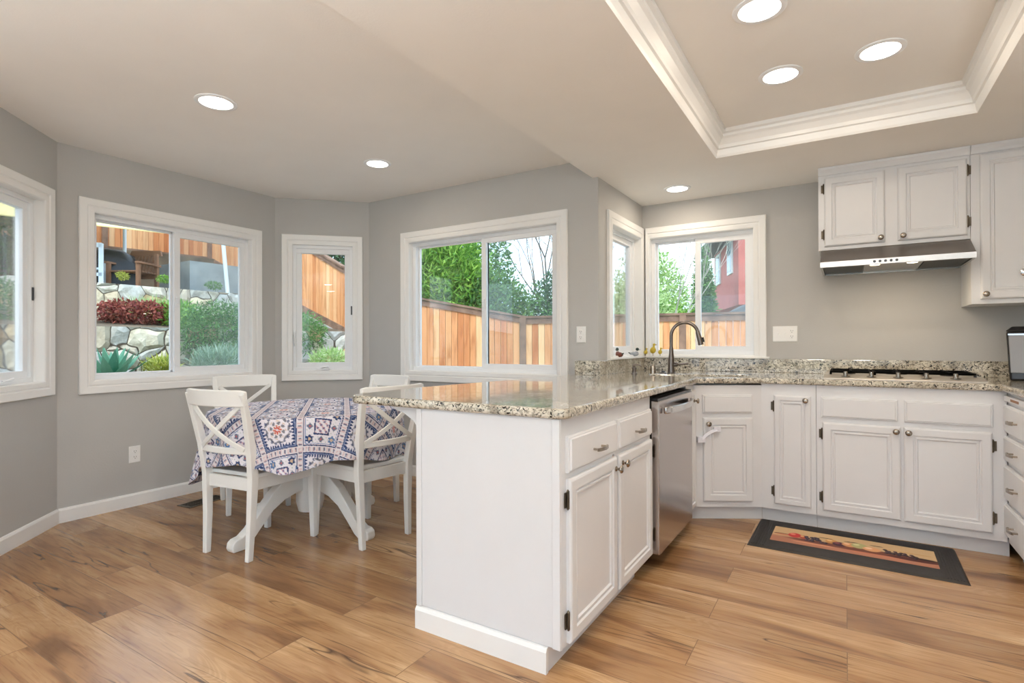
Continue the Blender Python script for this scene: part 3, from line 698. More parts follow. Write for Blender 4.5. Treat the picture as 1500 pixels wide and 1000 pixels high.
ag = MB().lathe([(.021, 0), (.0205, .004), (.0205, .055), (.018, .060), (.001, .061)], 24).build('air_gap', 'nickel', smooth=40); ag.location = (-1.215, 3.955, ZTOP); tag(ag, 'short brushed metal cylinder air gap cap left of the faucet', 'air gap')
sb = empty('sink_button', (-1.15, 3.99, ZTOP), 0, 'low black push button on a metal ring beside the faucet base', 'push button')
MB().lathe([(.024, 0), (.024, .005), (.018, .009), (.001, .009)], 20).build('ring', 'dark_nickel', sb, smooth=40); MB().lathe([(.013, .009), (.013, .017), (.001, .019)], 16).build('cap', 'black_plastic', sb, smooth=40)

# --- cooktop
cx0, cx1, cy0, cy1 = -.115, .655, 3.825, 4.34
co = empty('cooktop', ((cx0+cx1)/2, (cy0+cy1)/2, ZTOP), 0, 'stainless gas cooktop with five knobs and black grates below the hood', 'cooktop')
hw, hd = (cx1-cx0)/2, (cy1-cy0)/2
m = MB(); m.prism([(-hd, 0), (-hd, .006), (-hd+.105, .024), (hd-.01, .024), (hd, .012), (hd, 0)], -hw, hw, axis='x'); m.build('steel_top', 'satin_steel', co, bevel=.002)
for i in range(5):
    kx = .0+i*.1315-((cx0+cx1)/2); ky = 3.885-((cy0+cy1)/2)
    k = MB(); k.lathe([(.025, .008), (.025, .011), (.012, .013), (.0115, .036), (.009, .038), (.001, .038)], 18, Matrix.Translation((kx, ky, .008))); k.box(kx-.004, kx+.004, ky-.020, ky+.020, .022, .028)
    k.build('knob', 'nickel', co, smooth=40)
for gi, (gx0, gx1) in enumerate(((-hw+.03, -.13), (-.125, .125), (.13, hw-.03))):
    g = MB(); y0, y1 = -hd+.115, hd-.02; zt = .046
    for xx in (gx0, gx1-.012): g.box(xx, xx+.012, y0, y1, zt-.012, zt)
    for yy in (y0, (y0+y1)/2-.006, y1-.012): g.box(gx0, gx1, yy, yy+.012, zt-.012, zt)
    xm = (gx0+gx1)/2; g.box(xm-.005, xm+.005, y0, y1, zt-.010, zt+.004)
    for xx in (gx0, gx1-.012):
        for yy in (y0, y1-.012): g.box(xx, xx+.012, yy, yy+.012, .022, zt)
        g.build('grate', 'black_iron', co, bevel=.002)
for bx, by, br in ((-.25, -.03, .035), (-.25, .15, .045), (0, .06, .055), (.25, -.03, .045), (.25, .15, .035)):
    MB().lathe([(br, .022), (br, .026), (br*.8, .030), (br*.8, .034), (.001, .035)], 20, Matrix.Translation((bx, by, 0))).build('burner', 'black_iron', co, smooth=40)

# --- coffee maker at the right edge
cf = empty('coffee_maker', (.925, 4.24, ZTOP), math.radians(-12), 'silver and black coffee maker at the right end of the counter', 'coffee maker')
m = MB(); m.hexa([(-.10, -.12, 0), (.10, -.12, 0), (.10, .14, 0), (-.10, .14, 0), (-.115, -.10, .285), (.115, -.10, .285), (.115, .15, .285), (-.115, .15, .285)]); m.build('housing', 'black_plastic', cf, bevel=.012)
m = MB(); m.hexa([(-.095, -.128, .045), (-.01, -.128, .045), (-.01, -.10, .045), (-.095, -.10, .045), (-.105, -.110, .272), (-.012, -.110, .272), (-.012, -.09, .272), (-.105, -.09, .272)]); m.build('water_tank', 'silver_plastic', cf, bevel=.004)
m = MB(); m.hexa([(-.118, -.105, .285), (.118, -.105, .285), (.118, .15, .285), (-.118, .15, .285), (-.09, -.08, .312), (.09, -.08, .312), (.09, .13, .312), (-.09, .13, .312)]); m.build('lid', 'black_plastic', cf, bevel=.006)
m = MB(); m.box(-.106, -.012, -.114, -.106, .262, .270); m.build('tank_trim', 'chrome', cf)

# --- upper cabinets and hood
up = empty('wall_cabinet', (-.15, 4.17, 0), 0, 'white two-door wall cabinet mounted above the range hood', 'cabinet')
WU = .787
MB().box(0, WU, 0, .328, 1.756, 2.306).build('carcass', 'cabinet_white', up, bevel=.001)
m = MB(); m.prism([(0, 2.254), (-.008, 2.258), (-.012, 2.272), (-.022, 2.290), (-.024, 2.306), (0, 2.306)], -.0, WU, axis='x'); m.build('crown', 'cabinet_white', up)
cab_door(up, .035, .368, 1.780, 2.236, (.345, 1.806), 'l'); cab_door(up, .434, .772, 1.780, 2.236, (.460, 1.806), 'r')
u2 = empty('wall_cabinet', (.639, 4.17, 0), 0, 'tall white wall cabinet at the right edge beside the hood', 'cabinet')
MB().box(0, .70, 0, .328, 1.366, 2.306).build('carcass', 'cabinet_white', u2, bevel=.001)
m = MB(); m.prism([(0, 2.254), (-.008, 2.258), (-.012, 2.272), (-.022, 2.290), (-.024, 2.306), (0, 2.306)], .001, .70, axis='x'); m.build('crown', 'cabinet_white', u2)
d = cab_door(u2, .042, .40, 1.394, 2.246, (.062, 1.422), 'r')
knob(d, .187, -.020, .142, 'chrome', 1.3)
hd_ = empty('range_hood', (-.135, 4.17, 0), 0, 'slim stainless under-cabinet range hood with five round buttons', 'range hood')
HW = .772
m = MB(); prof = [(.325, 1.754), (.0, 1.754), (-.168, 1.658), (-.172, 1.622), (-.160, 1.620), (-.158, 1.640), (.325, 1.640)]
m.prism(prof, 0, HW, axis='x'); m.build('canopy', 'stainless_dark', hd_, bevel=.001)
m = MB(); m.prism([(-.1695, 1.656), (-.1775, 1.655), (-.1775, 1.622), (-.1695, 1.622)], .0, HW, axis='x'); m.build('front_band', 'stainless_flat', hd_)
for k in range(5):
    mt = Matrix.Translation((.29+k*.028, -.177, 1.639)) @ Matrix.Rotation(PI/2, 4, 'X')
    MB().lathe([(.0075, 0), (.0075, .004), (.001, .0045)], 14, mt).build('button', 'button_dark', hd_, smooth=40)
m = MB(); m.box(0, .014, -.165, .325, 1.620, 1.640); m.box(HW-.014, HW, -.165, .325, 1.620, 1.640); m.box(0, HW, .31, .325, 1.620, 1.640); m.build('bottom_rim', 'stainless_flat', hd_)
for a, b in ((.016, .235), (.545, HW-.016)): MB().box(a, b, -.150, .305, 1.628, 1.640).build('filter', 'hood_filter', hd_)
m = MB(); m.hexa([(.24, -.155, 1.632), (.54, -.155, 1.632), (.54, .30, 1.626), (.24, .30, 1.626), (.24, -.155, 1.640), (.54, -.155, 1.640), (.54, .30, 1.640), (.24, .30, 1.640)]); m.build('light_panel', 'stainless_flat', hd_)
for bx in (.295, .485):
    MB().lathe([(.028, 1.628), (.026, 1.6265), (.001, 1.626)], 20, Matrix.Translation((bx, -.09, 0))).build('bulb', 'hood_bulb', hd_)
    l = bpy.data.lights.new('hood_lamp', 'AREA'); l.shape = 'DISK'; l.size = .05; l.energy = .8; l.color = (1, .80, .55)
    lo = bpy.data.objects.new('hood_lamp', l); C.objects.link(lo); lo.parent = hd_; lo.location = (bx, -.09, 1.622)

# --- outlets
def outlet(loc, rz, label, gang=1, switches=0):
    t = empty('wall_outlet' if not switches else 'switch_plate', loc, rz, label, 'outlet' if not switches else 'switch')
    w = .072+.046*(gang-1)
    m = MB(); m.loops(w, .116, [(0, 0), (0, -.003), (.004, -.006)], x0=-w/2, z0=-.058, back=True); m.build('cover_plate', 'outlet_white', t)
    for g in range(gang):
        cx = -w/2+.036+g*.046
        if g < switches:
            m = MB(); m.box(cx-.005, cx+.005, -.0075, -.005, -.012, .012); m.box(cx-.004, cx+.004, -.016, -.007, .0, .008); m.build('toggle', 'outlet_white', t, bevel=.001)
        else:
            for dz in (.020, -.020):
                s = MB().lathe([(.0165, 0), (.0165, .0025), (.015, .003)], 20, Matrix.Translation((cx, -.0055, dz)) @ Matrix.Rotation(PI/2, 4, 'X')).build('socket', 'outlet_white', t, smooth=30)
                q = MB(); q.box(cx-.0075, cx-.0055, -.0095, -.0085, dz-.001, dz+.008); q.box(cx+.0055, cx+.0075, -.0095, -.0085, dz-.001, dz+.007); q.box(cx-.002, cx+.002, -.0095, -.0085, dz-.010, dz-.006); q.build('slots', 'slot_dark', s)
    return t
outlet((-4.30, 1.853, .366), PI/2, 'white double wall outlet low on the wall under the large left window')
outlet((-1.603, 3.535, 1.204), 0, 'white double wall outlet between the dining window and the sink corner')
outlet((-.383, 4.50, 1.207), 0, 'white switch plate with two toggles and an outlet right of the sink window', 3, 2)

# --- floor register
fv = empty('floor_vent', (-3.985, 2.165, 0), math.radians(97), 'dark metal floor register beside the left wall near the dining chairs', 'floor vent')
m = MB(); m.ring(-.15, .15, -.07, .07, .015, 0, .004)
m2 = MB()
m2.v = [(x, z, y) for x, y, z in m.v]; m2.f = m.f; m2.col = m.col; m2.build('frame', 'hinge_bronze', fv)
m = MB()
for i in range(14): m.box(-.132+i*.0195, -.126+i*.0195, -.056, .056, .0005, .003)
m.box(-.135, .135, -.004, .004, .0005, .0035); m.build('louvres', 'hinge_bronze', fv); MB().box(-.136, .136, -.057, .057, .0002, .0006).build('duct_shadow_box', 'dark_gap', fv)

# --- kitchen mat with still life print
km = empty('kitchen_mat', (.012, 3.545, 0), math.radians(-1.0), 'black bordered kitchen mat with a fruit still life picture before the cooktop', 'mat')
m = MB(); m.loops(1, 1, [(0, 0)]) ; m = MB()
hx, hy = .488, .262
m.hexa([(-hx, -hy, 0), (hx, -hy, 0), (hx, hy, 0), (-hx, hy, 0), (-hx+.012, -hy+.012, .010), (hx-.012, -hy+.012, .010), (hx-.012, hy-.012, .010), (-hx+.012, hy-.012, .010)])
for i in range(6):
    for s in (-1, 1): xx = s*(hx-.022-i*.012); m.box(xx-.003, xx+.003, -hy+.02, hy-.02, .010, .0122)
m.build('border', 'mat_black', km, bevel=.002)
nx, ny = 240, 84; px, py_ = .386, .135
X, Y = np.meshgrid(np.linspace(-1, 1, nx), np.linspace(-1, 1, ny), indexing='ij')
def sm(x): return np.clip(x, 0, 1)
col = np.zeros((nx, ny, 3)); top = np.array(srgb(208, 176, 134)[:3]); bot = np.array(srgb(178, 122, 98)[:3])
k = sm((Y+.35)/.3)[..., None]; col = top*k+bot*(1-k)
def blob(cx, cy, rx, ry, c, ang=0, hl=None):
    global col
    ca, sa = math.cos(ang), math.sin(ang); u = ((X-cx)*ca+(Y-cy)*sa*.35)/rx; v = (-(X-cx)*sa/.35+(Y-cy)*ca)/ry
    a = sm((1-np.hypot(u, v))*5)[..., None]; col = col*(1-a)+np.array(srgb(*c)[:3])*a
    if hl:
        a = sm((1-np.hypot((u+.3)/.45, (v-.35)/.45))*3)[..., None]*.8; col = col*(1-a)+np.array(srgb(*hl)[:3])*a
blob(.1, -.32, 1.0, .26, (120, 72, 58)); blob(.75, -.45, .35, .2, (92, 52, 46)); blob(-.86, .05, .14, .10, (54, 34, 32)); blob(-.8, .0, .2, .1, (196, 130, 96))
blob(-.70, .12, .10, .34, (196, 62, 62), 0, (235, 140, 120)); blob(-.58, .05, .07, .25, (176, 74, 58), 0, (240, 190, 130))
for i in range(26): blob(-.42+.14*random.uniform(-1, 1), -.02+.3*random.uniform(-1, 1), .030, .11, random.choice([(40, 34, 46), (58, 46, 60), (30, 26, 34)]), 0, (110, 100, 120))
blob(-.22, .1, .09, .3, (206, 150, 90), 0, (236, 200, 150)); blob(-.12, -.08, .10, .3, (70, 40, 58), 0, (140, 80, 90)); blob(.0, .04, .10, .28, (214, 150, 104), 0, (240, 200, 160))
blob(.12, .12, .11, .36, (176, 172, 120), 0, (214, 210, 160)); blob(.27, -.06, .12, .28, (226, 164, 118), 0, (245, 214, 180)); blob(.02, .42, .10, .05, (50, 46, 34), .1); blob(-.3, .4, .10, .05, (50, 44, 34)); blob(.33, .45, .09, .04, (44, 40, 30))
for i in range(34): t = random.random(); blob(.42+t*.36, .02-.22*t+.2*random.uniform(-1, 1), .028, .10, random.choice([(40, 30, 40), (62, 42, 50), (30, 24, 30)]), 0, (110, 86, 96))
blob(.88, -.24, .16, .10, (48, 30, 28), -.1); blob(.7, .25, .3, .06, (200, 160, 110)); blob(-.45, -.62, .3, .08, (214, 150, 116)); blob(.3, -.66, .4, .1, (190, 120, 92))
def grid_mesh(name, P, col, mat, parent, closed_u=False):
    nu, nv = P.shape[:2]; me = bpy.data.meshes.new(name); idx = np.arange(nu*nv).reshape(nu, nv)
    if closed_u: a = idx; b = np.roll(idx, -1, 0)
    else: a = idx[:-1]; b = idx[1:]
    q = np.stack([a[:, :-1], b[:, :-1], b[:, 1:], a[:, 1:]], -1).reshape(-1, 4)
    me.vertices.add(nu*nv); me.vertices.foreach_set('co', P.reshape(-1).astype(np.float32))
    me.loops.add(q.size); me.loops.foreach_set('vertex_index', q.reshape(-1).astype(np.int32))
    me.polygons.add(len(q)); me.polygons.foreach_set('loop_start', np.arange(0, q.size, 4, dtype=np.int32)); me.polygons.foreach_set('use_smooth', np.ones(len(q), bool))
    me.update(calc_edges=True); me.validate()
    at = me.color_attributes.new('paint', 'FLOAT_COLOR', 'POINT'); c4 = np.ones((nu*nv, 4), np.float32); c4[:, :3] = col.reshape(-1, 3); at.data.foreach_set('color', c4.ravel())
    me.materials.append(M[mat]); o = bpy.data.objects.new(name, me); C.objects.link(o); o.parent = parent; return o
P = np.stack([X*px, Y*py_+.005, np.full_like(X, .0108)], -1); grid_mesh('picture', P, col, 'mat_print', km)

# ------------------------------------------------------------------ duck figurines on the ledge
def duck(x, y, rz, body, label, s=1.0):
    t = empty('duck_figurine', (x, y, 1.0365), rz, label, 'figurine')
    def ell(name, c, r, mat, rot=0):
        m = MB(); mt = Matrix.Translation(c) @ Matrix.Rotation(rot, 4, 'Y') @ Matrix.Diagonal((*r, 1)); pr = [(math.sin(PI*i/8)+.001, -math.cos(PI*i/8)) for i in range(9)]
        return m.lathe(pr, 14, mt).build(name, mat, t, smooth=60)
    ell('body', (0, 0, .018*s), (.036*s, .020*s, .0182*s), body); ell('tail', (-.034*s, 0, .024*s), (.016*s, .008*s, .005*s), 'duck_green', .4)
    ell('breast', (.018*s, 0, .026*s), (.016*s, .015*s, .016*s), body)
    MB().tube([(.020*s, 0, .034*s), (.022*s, 0, .044*s)], [.010*s, .0085*s], 10).build('collar', 'duck_white', t)
    ell('head', (.024*s, 0, .056*s), (.0135*s, .010*s, .013*s), 'duck_green'); ell('bill', (.040*s, 0, .052*s), (.010*s, .006*s, .003*s), 'duck_grey')
duck(-1.455, 3.90, math.radians(150), 'duck_brown', 'mallard duck figurine with a reddish brown body on the window ledge', 1.05)
duck(-1.455, 4.24, math.radians(20), 'duck_grey', 'grey and white duck figurine with a dark head on the window ledge', 1.0)
def chick(x, y, rz, h, label):
    t = empty('chick_figurine', (x, y, 1.0365), rz, label, 'figurine'); k = h/.085
    def ell(name, c, r, mat, rot=0):
        m = MB(); mt = Matrix.Translation(c) @ Matrix.Rotation(rot, 4, 'Y') @ Matrix.Diagonal((*r, 1)); pr = [(math.sin(PI*i/8)+.001, -math.cos(PI*i/8)) for i in range(9)]
        return m.lathe(pr, 14, mt).build(name, mat, t, smooth=60)
    ell('body', (0, 0, .040*k), (.021*k, .017*k, .024*k), 'duck_yellow', .3); ell('neck', (.006*k, 0, .064*k), (.008*k, .008*k, .014*k), 'duck_yellow'); ell('head', (.009*k, 0, .080*k), (.010*k, .009*k, .009*k), 'duck_yellow'); ell('bill', (.020*k, 0, .079*k), (.007*k, .004*k, .003*k), 'teak')
    for s in (-1, 1): MB().tube([(0, s*.007*k, 0), (0, s*.007*k, .022*k)], .0016, 6).build('leg', 'teak', t)
chick(-1.425, 4.44, .3, .062, 'leftmost of three yellow chick figurines, the one nearest the corner'); chick(-1.365, 4.445, .2, .098, 'tallest of the three yellow chick figurines, in the middle'); chick(-1.305, 4.445, .1, .066, 'right small yellow chick figurine closest to the faucet neck')

# ------------------------------------------------------------------ dining table and cloth
TC = (-2.885, 2.235)
tb = empty('dining_table', (*TC, 0), 0, 'round white pedestal dining table under the patterned cloth', 'table')
MB().lathe([(.55, .715), (.56, .722), (.56, .738), (.555, .744)], 64).build('tabletop', 'chair_white', tb, smooth=30)
MB().lathe([(.44, .655), (.44, .715)], 48).build('apron', 'chair_white', tb, smooth=30)
MB().lathe([(.07, .10), (.085, .16), (.085, .36), (.065, .40), (.055, .46), (.075, .56), (.10, .655)], 24).build('column', 'chair_white', tb, smooth=40)
for k in range(4):
    a = k*PI/2+math.radians(1)
    top_ = [(.05, .37), (.12, .365), (.20, .335), (.28, .275), (.36, .19), (.43, .105), (.475, .072), (.51, .066), (.53, .05)]
    bot_ = [(.535, .02), (.525, .0), (.46, .0), (.42, .025), (.36, .09), (.28, .17), (.20, .215), (.12, .235), (.05, .24)]
    poly = top_+bot_; m = MB(); n = len(poly); w = .03
    vs = []
    for s in (-1, 1):
        for r, z in poly: vs.append((r*math.cos(a)-s*w*math.sin(a), r*math.sin(a)+s*w*math.cos(a), z))
    m.add(vs, [tuple(range(n))[::-1], tuple(range(n, 2*n))]+[(i, (i+1) % n, n+(i+1) % n, n+i) for i in range(n)])
    m.build('leg', 'chair_white', tb, bevel=.006)
def cloth_pattern(u, v):
    T = .242; q_ = math.radians(41); a = u*math.cos(q_)-v*math.sin(q_)-.005; b = u*math.sin(q_)+v*math.cos(q_)+.02
    i = np.floor(a/T); j = np.floor(b/T); fu = (a/T-i)*2-1; fv = (b/T-j)*2-1; par = (i+j+1) % 2
    m = np.maximum(abs(fu), abs(fv)); r = np.hypot(fu, fv); th = np.arctan2(fv, fu); along = np.where(abs(fu) > abs(fv), fv, fu)
    S = lambda *c: np.array(srgb(*c)[:3])
    white, pink, navy, blue, grey, red, tan, green = S(226, 222, 228), S(226, 208, 204), S(44, 62, 104), S(84, 116, 160), S(88, 90, 100), S(196, 92, 78), S(206, 178, 150), S(150, 170, 150)
    col = np.broadcast_to(pink, u.shape+(3,)).copy()
    def put(mask, c, a=1.0): col[mask] = col[mask]*(1-a)+c*a
    A = par == 0; B = ~A
    put(A & (m < .78), white); put(B & (m < .80), white)
    # guard bands between tiles
    put(m > .86, S(218, 212, 214)); put((m > .90) & (np.sin(along*34) > .45), red, .35); put((m > .92) & (np.sin(along*23+2) > .7), navy, .8)
    put((m > .81) & (m < .865), navy)
    put(A & (m > .76) & (m < .81), blue, .8); put(A & (m > .62) & (m < .77) & (abs(np.sin(along*22)) > (.77-m)/.15), navy)
    # medallion
    curl = np.sin(th*8+np.sin(r*16)*2)+np.sin(r*26)
    put(A & (r < .62) & (r > .16) & (curl > .55), grey, .85); put(A & (r < .66) & (r > .54) & (np.sin(th*16) > .2), navy, .8)
    put(A & (r < .42) & (curl < -1.1), tan, .8); put(A & (r < .20) & (abs(np.cos(th*4)) > r*4), red); put(A & (r < .05), white)
    # small square tile
    put(B & (m > .30) & (m < .37), navy); put(B & (m > .74) & (m < .77), blue); put(B & (m < .30) & (np.sin(fu*22)*np.sin(fv*22) > .35), S(110, 90, 130), .9); put(B & (m < .30) & (np.sin(fu*22+1.5)*np.sin(fv*22+1.5) > .6), red, .5)
    for cx, cy in ((.56, .56), (-.56, .56), (.56, -.56), (-.56, -.56)):
        q = np.hypot(fu-cx, fv-cy); qt = np.arctan2(fv-cy, fu-cx); put(B & (q < .17+.03*np.cos(qt*6)), blue if cx*cy > 0 else navy); put(B & (q < .07), tan)
    for cx, cy in ((.56, 0), (-.56, 0), (0, .56), (0, -.56)):
        q = abs(fu-cx)+abs(fv-cy); put(B & (q < .15), navy, .85); put(B & (q < .06), red, .7)
    put(B & (m < .74) & (m > .4) & (np.sin(fu*30)*np.sin(fv*30) > .82), green, .8)
    return col
def build_cloth():
    nt, ns = 860, 190; th = np.linspace(0, 2*PI, nt, endpoint=False); R = .566
    dev = lambda c, w: np.exp(-(((th-math.radians(c)+PI) % (2*PI)-PI)/math.radians(w))**2)
    drop = .262+.20*dev(228, 17)+.02*dev(300, 14)+.02*np.sin(th*7+1)+.10*dev(45, 25)+.08*dev(130, 18)
    L = R+drop; s = np.linspace(0, 1, ns)
    S = np.where(s[None, :] < .55, s[None, :]/.55*R, R+(s[None, :]-.55)/.45*drop[:, None])
    e = np.maximum(S-R, 0); f = e/drop[:, None]
    folds = .5+.5*np.sin(th*13+.9*np.sin(th*3))[:, None]; folds2 = np.sin(th*22+2)[:, None]
    rad = np.where(S <= R, S, R+.010*(1-np.exp(-e/.01))+f*(.004+.036*folds+.010*folds2+.055*dev(230, 14)[:, None]))
    bulge = 1-.0*f
    z = .7465-np.where(e > 0, np.maximum(e-.006, 0)*.985+np.minimum(e, .006)*.3, 0)
    z = z+np.where(S < R, .0004*np.sin(S*40+th[:, None]*3), 0)
    Tt = th[:, None]
    P = np.stack([rad*np.cos(Tt), rad*np.sin(Tt), z*np.ones_like(rad)], -1)
    col = cloth_pattern(S*np.cos(Tt), S*np.sin(Tt))
    o = grid_mesh('tablecloth', P, col, 'printed_cloth', None, closed_u=True); o.location = (*TC, 0)
    so = o.modifiers.new('thickness', 'SOLIDIFY'); so.thickness = .0015; so.offset = 1
    tag(o, 'blue and white tile-patterned tablecloth draped over the round table', 'tablecloth')
build_cloth()

# ------------------------------------------------------------------ chairs
def make_chair(label):
    t = empty('dining_chair', (0, 0, 0), 0, label, 'chair', 'white cross-back dining chairs')
    mt = 'chair_white'
    for s in (-1, 1):
        MB().rectpath([(s*.190, .215, 0, .030, .030), (s*.186, .212, .25, .038, .038), (s*.184, .210, .430, .044, .044)]).build('leg', mt, t, bevel=.004)
        MB().rectpath([(s*.163, -.215, 0, .028, .032), (s*.168, -.205, .22, .034, .038), (s*.176, -.200, .44, .038, .046), (s*.187, -.222, .60, .036, .042), (s*.199, -.258, .76, .034, .034), (s*.205, -.290, .885, .032, .026)]).build('leg', mt, t, bevel=.004)
    m = MB(); N = 12
    sx = [(-.197, -.178), (-.212, .235), (.212, .235), (.197, -.178)]
    m.prism([(-.190, -.182), (.190, -.182), (.200, 0), (.212, .18), (.206, .232), (.15, .243), (0, .246), (-.15, .243), (-.206, .232), (-.212, .18), (-.200, 0)], .432, .456); m.build('seat', mt, t, bevel=.006, seg=3)
    m = MB(); m.box(-.165, .165, .198, .218, .365, .432); m.box(-.155, .155, -.206, -.186, .365, .432)
    for s in (-1, 1): m.hexa([(s*.162-.010, -.18, .365), (s*.162+.010, -.18, .365), (s*.186+.010, .195, .365), (s*.186-.010, .195, .365), (s*.162-.010, -.18, .432), (s*.162+.010, -.18, .432), (s*.186+.010, .195, .432), (s*.186-.010, .195, .432)])
    m.build('apron', mt, t, bevel=.002)
    def bow(x, w, b): return -b*(1-(x/w)**2)
    m = MB(); vs = []; fs = []; n = 17   # curved top rail
    for i in range(n):
        x = -.222+.444*i/(n-1); yb = bow(x, .222, .045); er = 1-max(0, (abs(x)-.195)/.027)**2*.35
        for (dy, z) in ((-.010, .820+.010*(1-er)), (.012, .820+.010*(1-er)), (.004, .907-.02*(1-er)), (-.018, .907-.02*(1-er))): vs.append((x, -.276+yb+dy, z))
    for i in range(n-1):
        for k in range(4): fs.append((4*i+k, 4*i+(k+1) % 4, 4*i+4+(k+1) % 4, 4*i+4+k))
    fs += [(3, 2, 1, 0), tuple(4*(n-1)+k for k in range(4))]; m.add(vs, fs); m.build('top_rail', mt, t, bevel=.006, smooth=40, seg=3)
    m = MB(); m.ribbon([(x, -.222+bow(x, .18, .030), .580) for x in np.linspace(-.176, .176, 9)], .034, .020, (0, 0, 1)); m.build('lower_rail', mt, t, bevel=.004, smooth=40)
    for s in (-1, 1):
        pts = []
        for i in range(13):
            q = i/12; x = s*(-.165+.345*q); z = .590+q*.240; y = -.232-.043*q+bow(x, .19, .034)+(.005 if s > 0 else -.004)
            z += -.014*math.sin(PI*q)
            pts.append((x, y, z))
        m = MB(); m.ribbon(pts, .026, .010, (0, 0, 1) if False else (-s*.24, 0, .345)); m.build('cross_slat', mt, t, bevel=.002, smooth=40)
    return t
spots = [((-2.862, 1.880, 0), 7.4, 'white cross-back chair at the front left of the table, its back to the camera'),
         ((-2.478, 2.300, 0), 83, 'white cross-back chair at the right of the table, partly behind the granite counter'),
         ((-3.64, 2.33, 0), -112, 'white cross-back chair on the window side, left behind the table'),
         ((-2.965, 2.70, 0), 173, 'white cross-back chair behind the table, only its top rail showing under the windows')]
ch0 = None
for p, a, lab in spots:
    c = make_chair(lab) if ch0 is None else copy_tree(ch0)
    if ch0 is None: ch0 = c
    c['label'] = lab; c.location = p; c.rotation_euler = (0, 0, math.radians(a))

# ------------------------------------------------------------------ outdoors
def gbox(name, x0, x1, y0, y1, z0, z1, mat): return struct(MB().box(x0, x1, y0, y1, z0, z1).build(name, mat, center=False))
gbox('ground', -60, 40, -40, 70, -.6, -.35, 'lawn_ground')
gbox('patio', -6.9, 9, -12, 8.9, -.355, -.33, 'bounce_paving')  # pale paving added to bounce daylight up onto the ceilings
gbox('planter_bed', -7.0, -5.4, 1.0, 6.75, -.36, .78, 'soil')
m = MB(); m.hexa([(-9.45, -6, -.36), (-7.3, -6, -.36), (-7.3, 6.9, -.36), (-9.45, 6.9, -.36), (-9.45, -6, 1.62), (-7.3, -6, 1.30), (-7.3, 6.9, 1.30), (-9.45, 6.9, 1.62)]); struct(m.build('slope_bed', 'soil', center=False))
gbox('patio_terrace', -13.4, -9.8, -6, 7.0, -.36, 2.04, 'concrete')
m = MB(); m.hexa([(-14.5, -6, 2.04), (-12.7, -6, 2.04), (-12.7, 7.2, 2.04), (-14.5, 7.2, 2.04), (-14.5, -6, 2.83), (-12.7, -6, 2.83), (-12.7, 7.2, 3.17), (-14.5, 7.2, 3.17)]); struct(m.build('upper_bank', 'soil', center=False))
def stone_wall(name_label, x0, x1, y0, y1, z0, z1):
    m = MB(); ny = int((y1-y0)/.12); nz = int((z1-z0)/.12)
    P = []
    rs = np.random.default_rng(5)
    for i in range(ny+1):
        for j in range(nz+1): P.append((x1+.0+rs.uniform(-.015, .015), y0+(y1-y0)*i/ny, z0+(z1-z0)*j/nz))
    fs = [(i*(nz+1)+j, (i+1)*(nz+1)+j, (i+1)*(nz+1)+j+1, i*(nz+1)+j+1) for i in range(ny) for j in range(nz)]
    m.add(P, fs); b = len(m.v)
    tops = []
    for i in range(ny+1): tops.append(P[i*(nz+1)+nz])
    m.add([p for p in tops]+[(x0, p[1], z1) for p in tops], [(i, i+1, ny+1+i+1, ny+1+i) for i in range(ny)])
    m.add([(x0, y0, z0), (x0, y1, z0), (x0, y1, z1), (x0, y0, z1)], [(0, 1, 2, 3)])
    m.add([(x0, y1, z0), (x1, y1, z0), (x1, y1, z1), (x0, y1, z1)], [(0, 1, 2, 3)])
    m.add([(x0, y0, z0), (x1, y0, z0), (x1, y0, z1), (x0, y0, z1)], [(0, 1, 2, 3)])
    return tag(m.build('retaining_wall', 'field_stone'), name_label, 'stone wall')
stone_wall('lower fieldstone retaining wall of big pale stones outside the left window', -7.3, -7.0, -6, 6.75, -.3, 1.35)
stone_wall('upper fieldstone retaining wall below the patio terrace', -9.8, -9.5, -6, 7.0, 1.2, 2.08)

def fence(label, p0, p1, t0, t1, b0, b1, cap=True, posts=(), bw=.105):
    d = Vector((p1[0]-p0[0], p1[1]-p0[1], 0)); L = d.length; u = d/L; nrm = Vector((u.y, -u.x, 0))
    root = empty('wooden_fence', (p0[0], p0[1], b0), math.atan2(d.y, d.x), label, 'fence')
    n = int(L/bw); m = MB(); dz0 = b0
    for i in range(n):
        a, b = i*L/n, (i+1)*L/n-.006; tn = [(t0+(t1-t0)*q/L)-dz0 for q in (a, b)]; bn = [(b0+(b1-b0)*q/L)-dz0 for q in (a, b)]
        yo = .004*(i % 2)
        m.hexa([(a, -.010-yo, bn[0]), (b, -.010-yo, bn[1]), (b, .010, bn[1]), (a, .010, bn[0]), (a, -.010-yo, tn[0]-.06), (b, -.010-yo, tn[1]-.06), (b, .010, tn[1]-.06), (a, .010, tn[0]-.06)], (random.random(),)*3)
    m.build('board_panel', 'fence_wood', root)
    def rail(zf, h, y0, y1):
        z0_, z1_ = zf(0), zf(L); m = MB(); m.hexa([(0, y0, z0_), (L, y0, z1_), (L, y1, z1_), (0, y1, z0_), (0, y0, z0_+h), (L, y0, z1_+h), (L, y1, z1_+h), (0, y1, z0_+h)]); return m
    top = lambda q: (t0+(t1-t0)*q/L)-dz0; bot = lambda q: (b0+(b1-b0)*q/L)-dz0
    rail(lambda q: top(q)-.035, .035, -.06, .05).build('cap_rail', 'fence_rail', root)
    rail(lambda q: top(q)-.13, .09, -.035, -.014).build('top_rail', 'fence_rail', root)
    rail(lambda q: bot(q)-.02, .13, -.045, -.014).build('bottom_rail', 'fence_rail', root)
    for q in posts: MB().box(q-.05, q+.05, -.06, .03, bot(q)-.1, top(q)-.03).build('post', 'fence_rail', root)
    return root
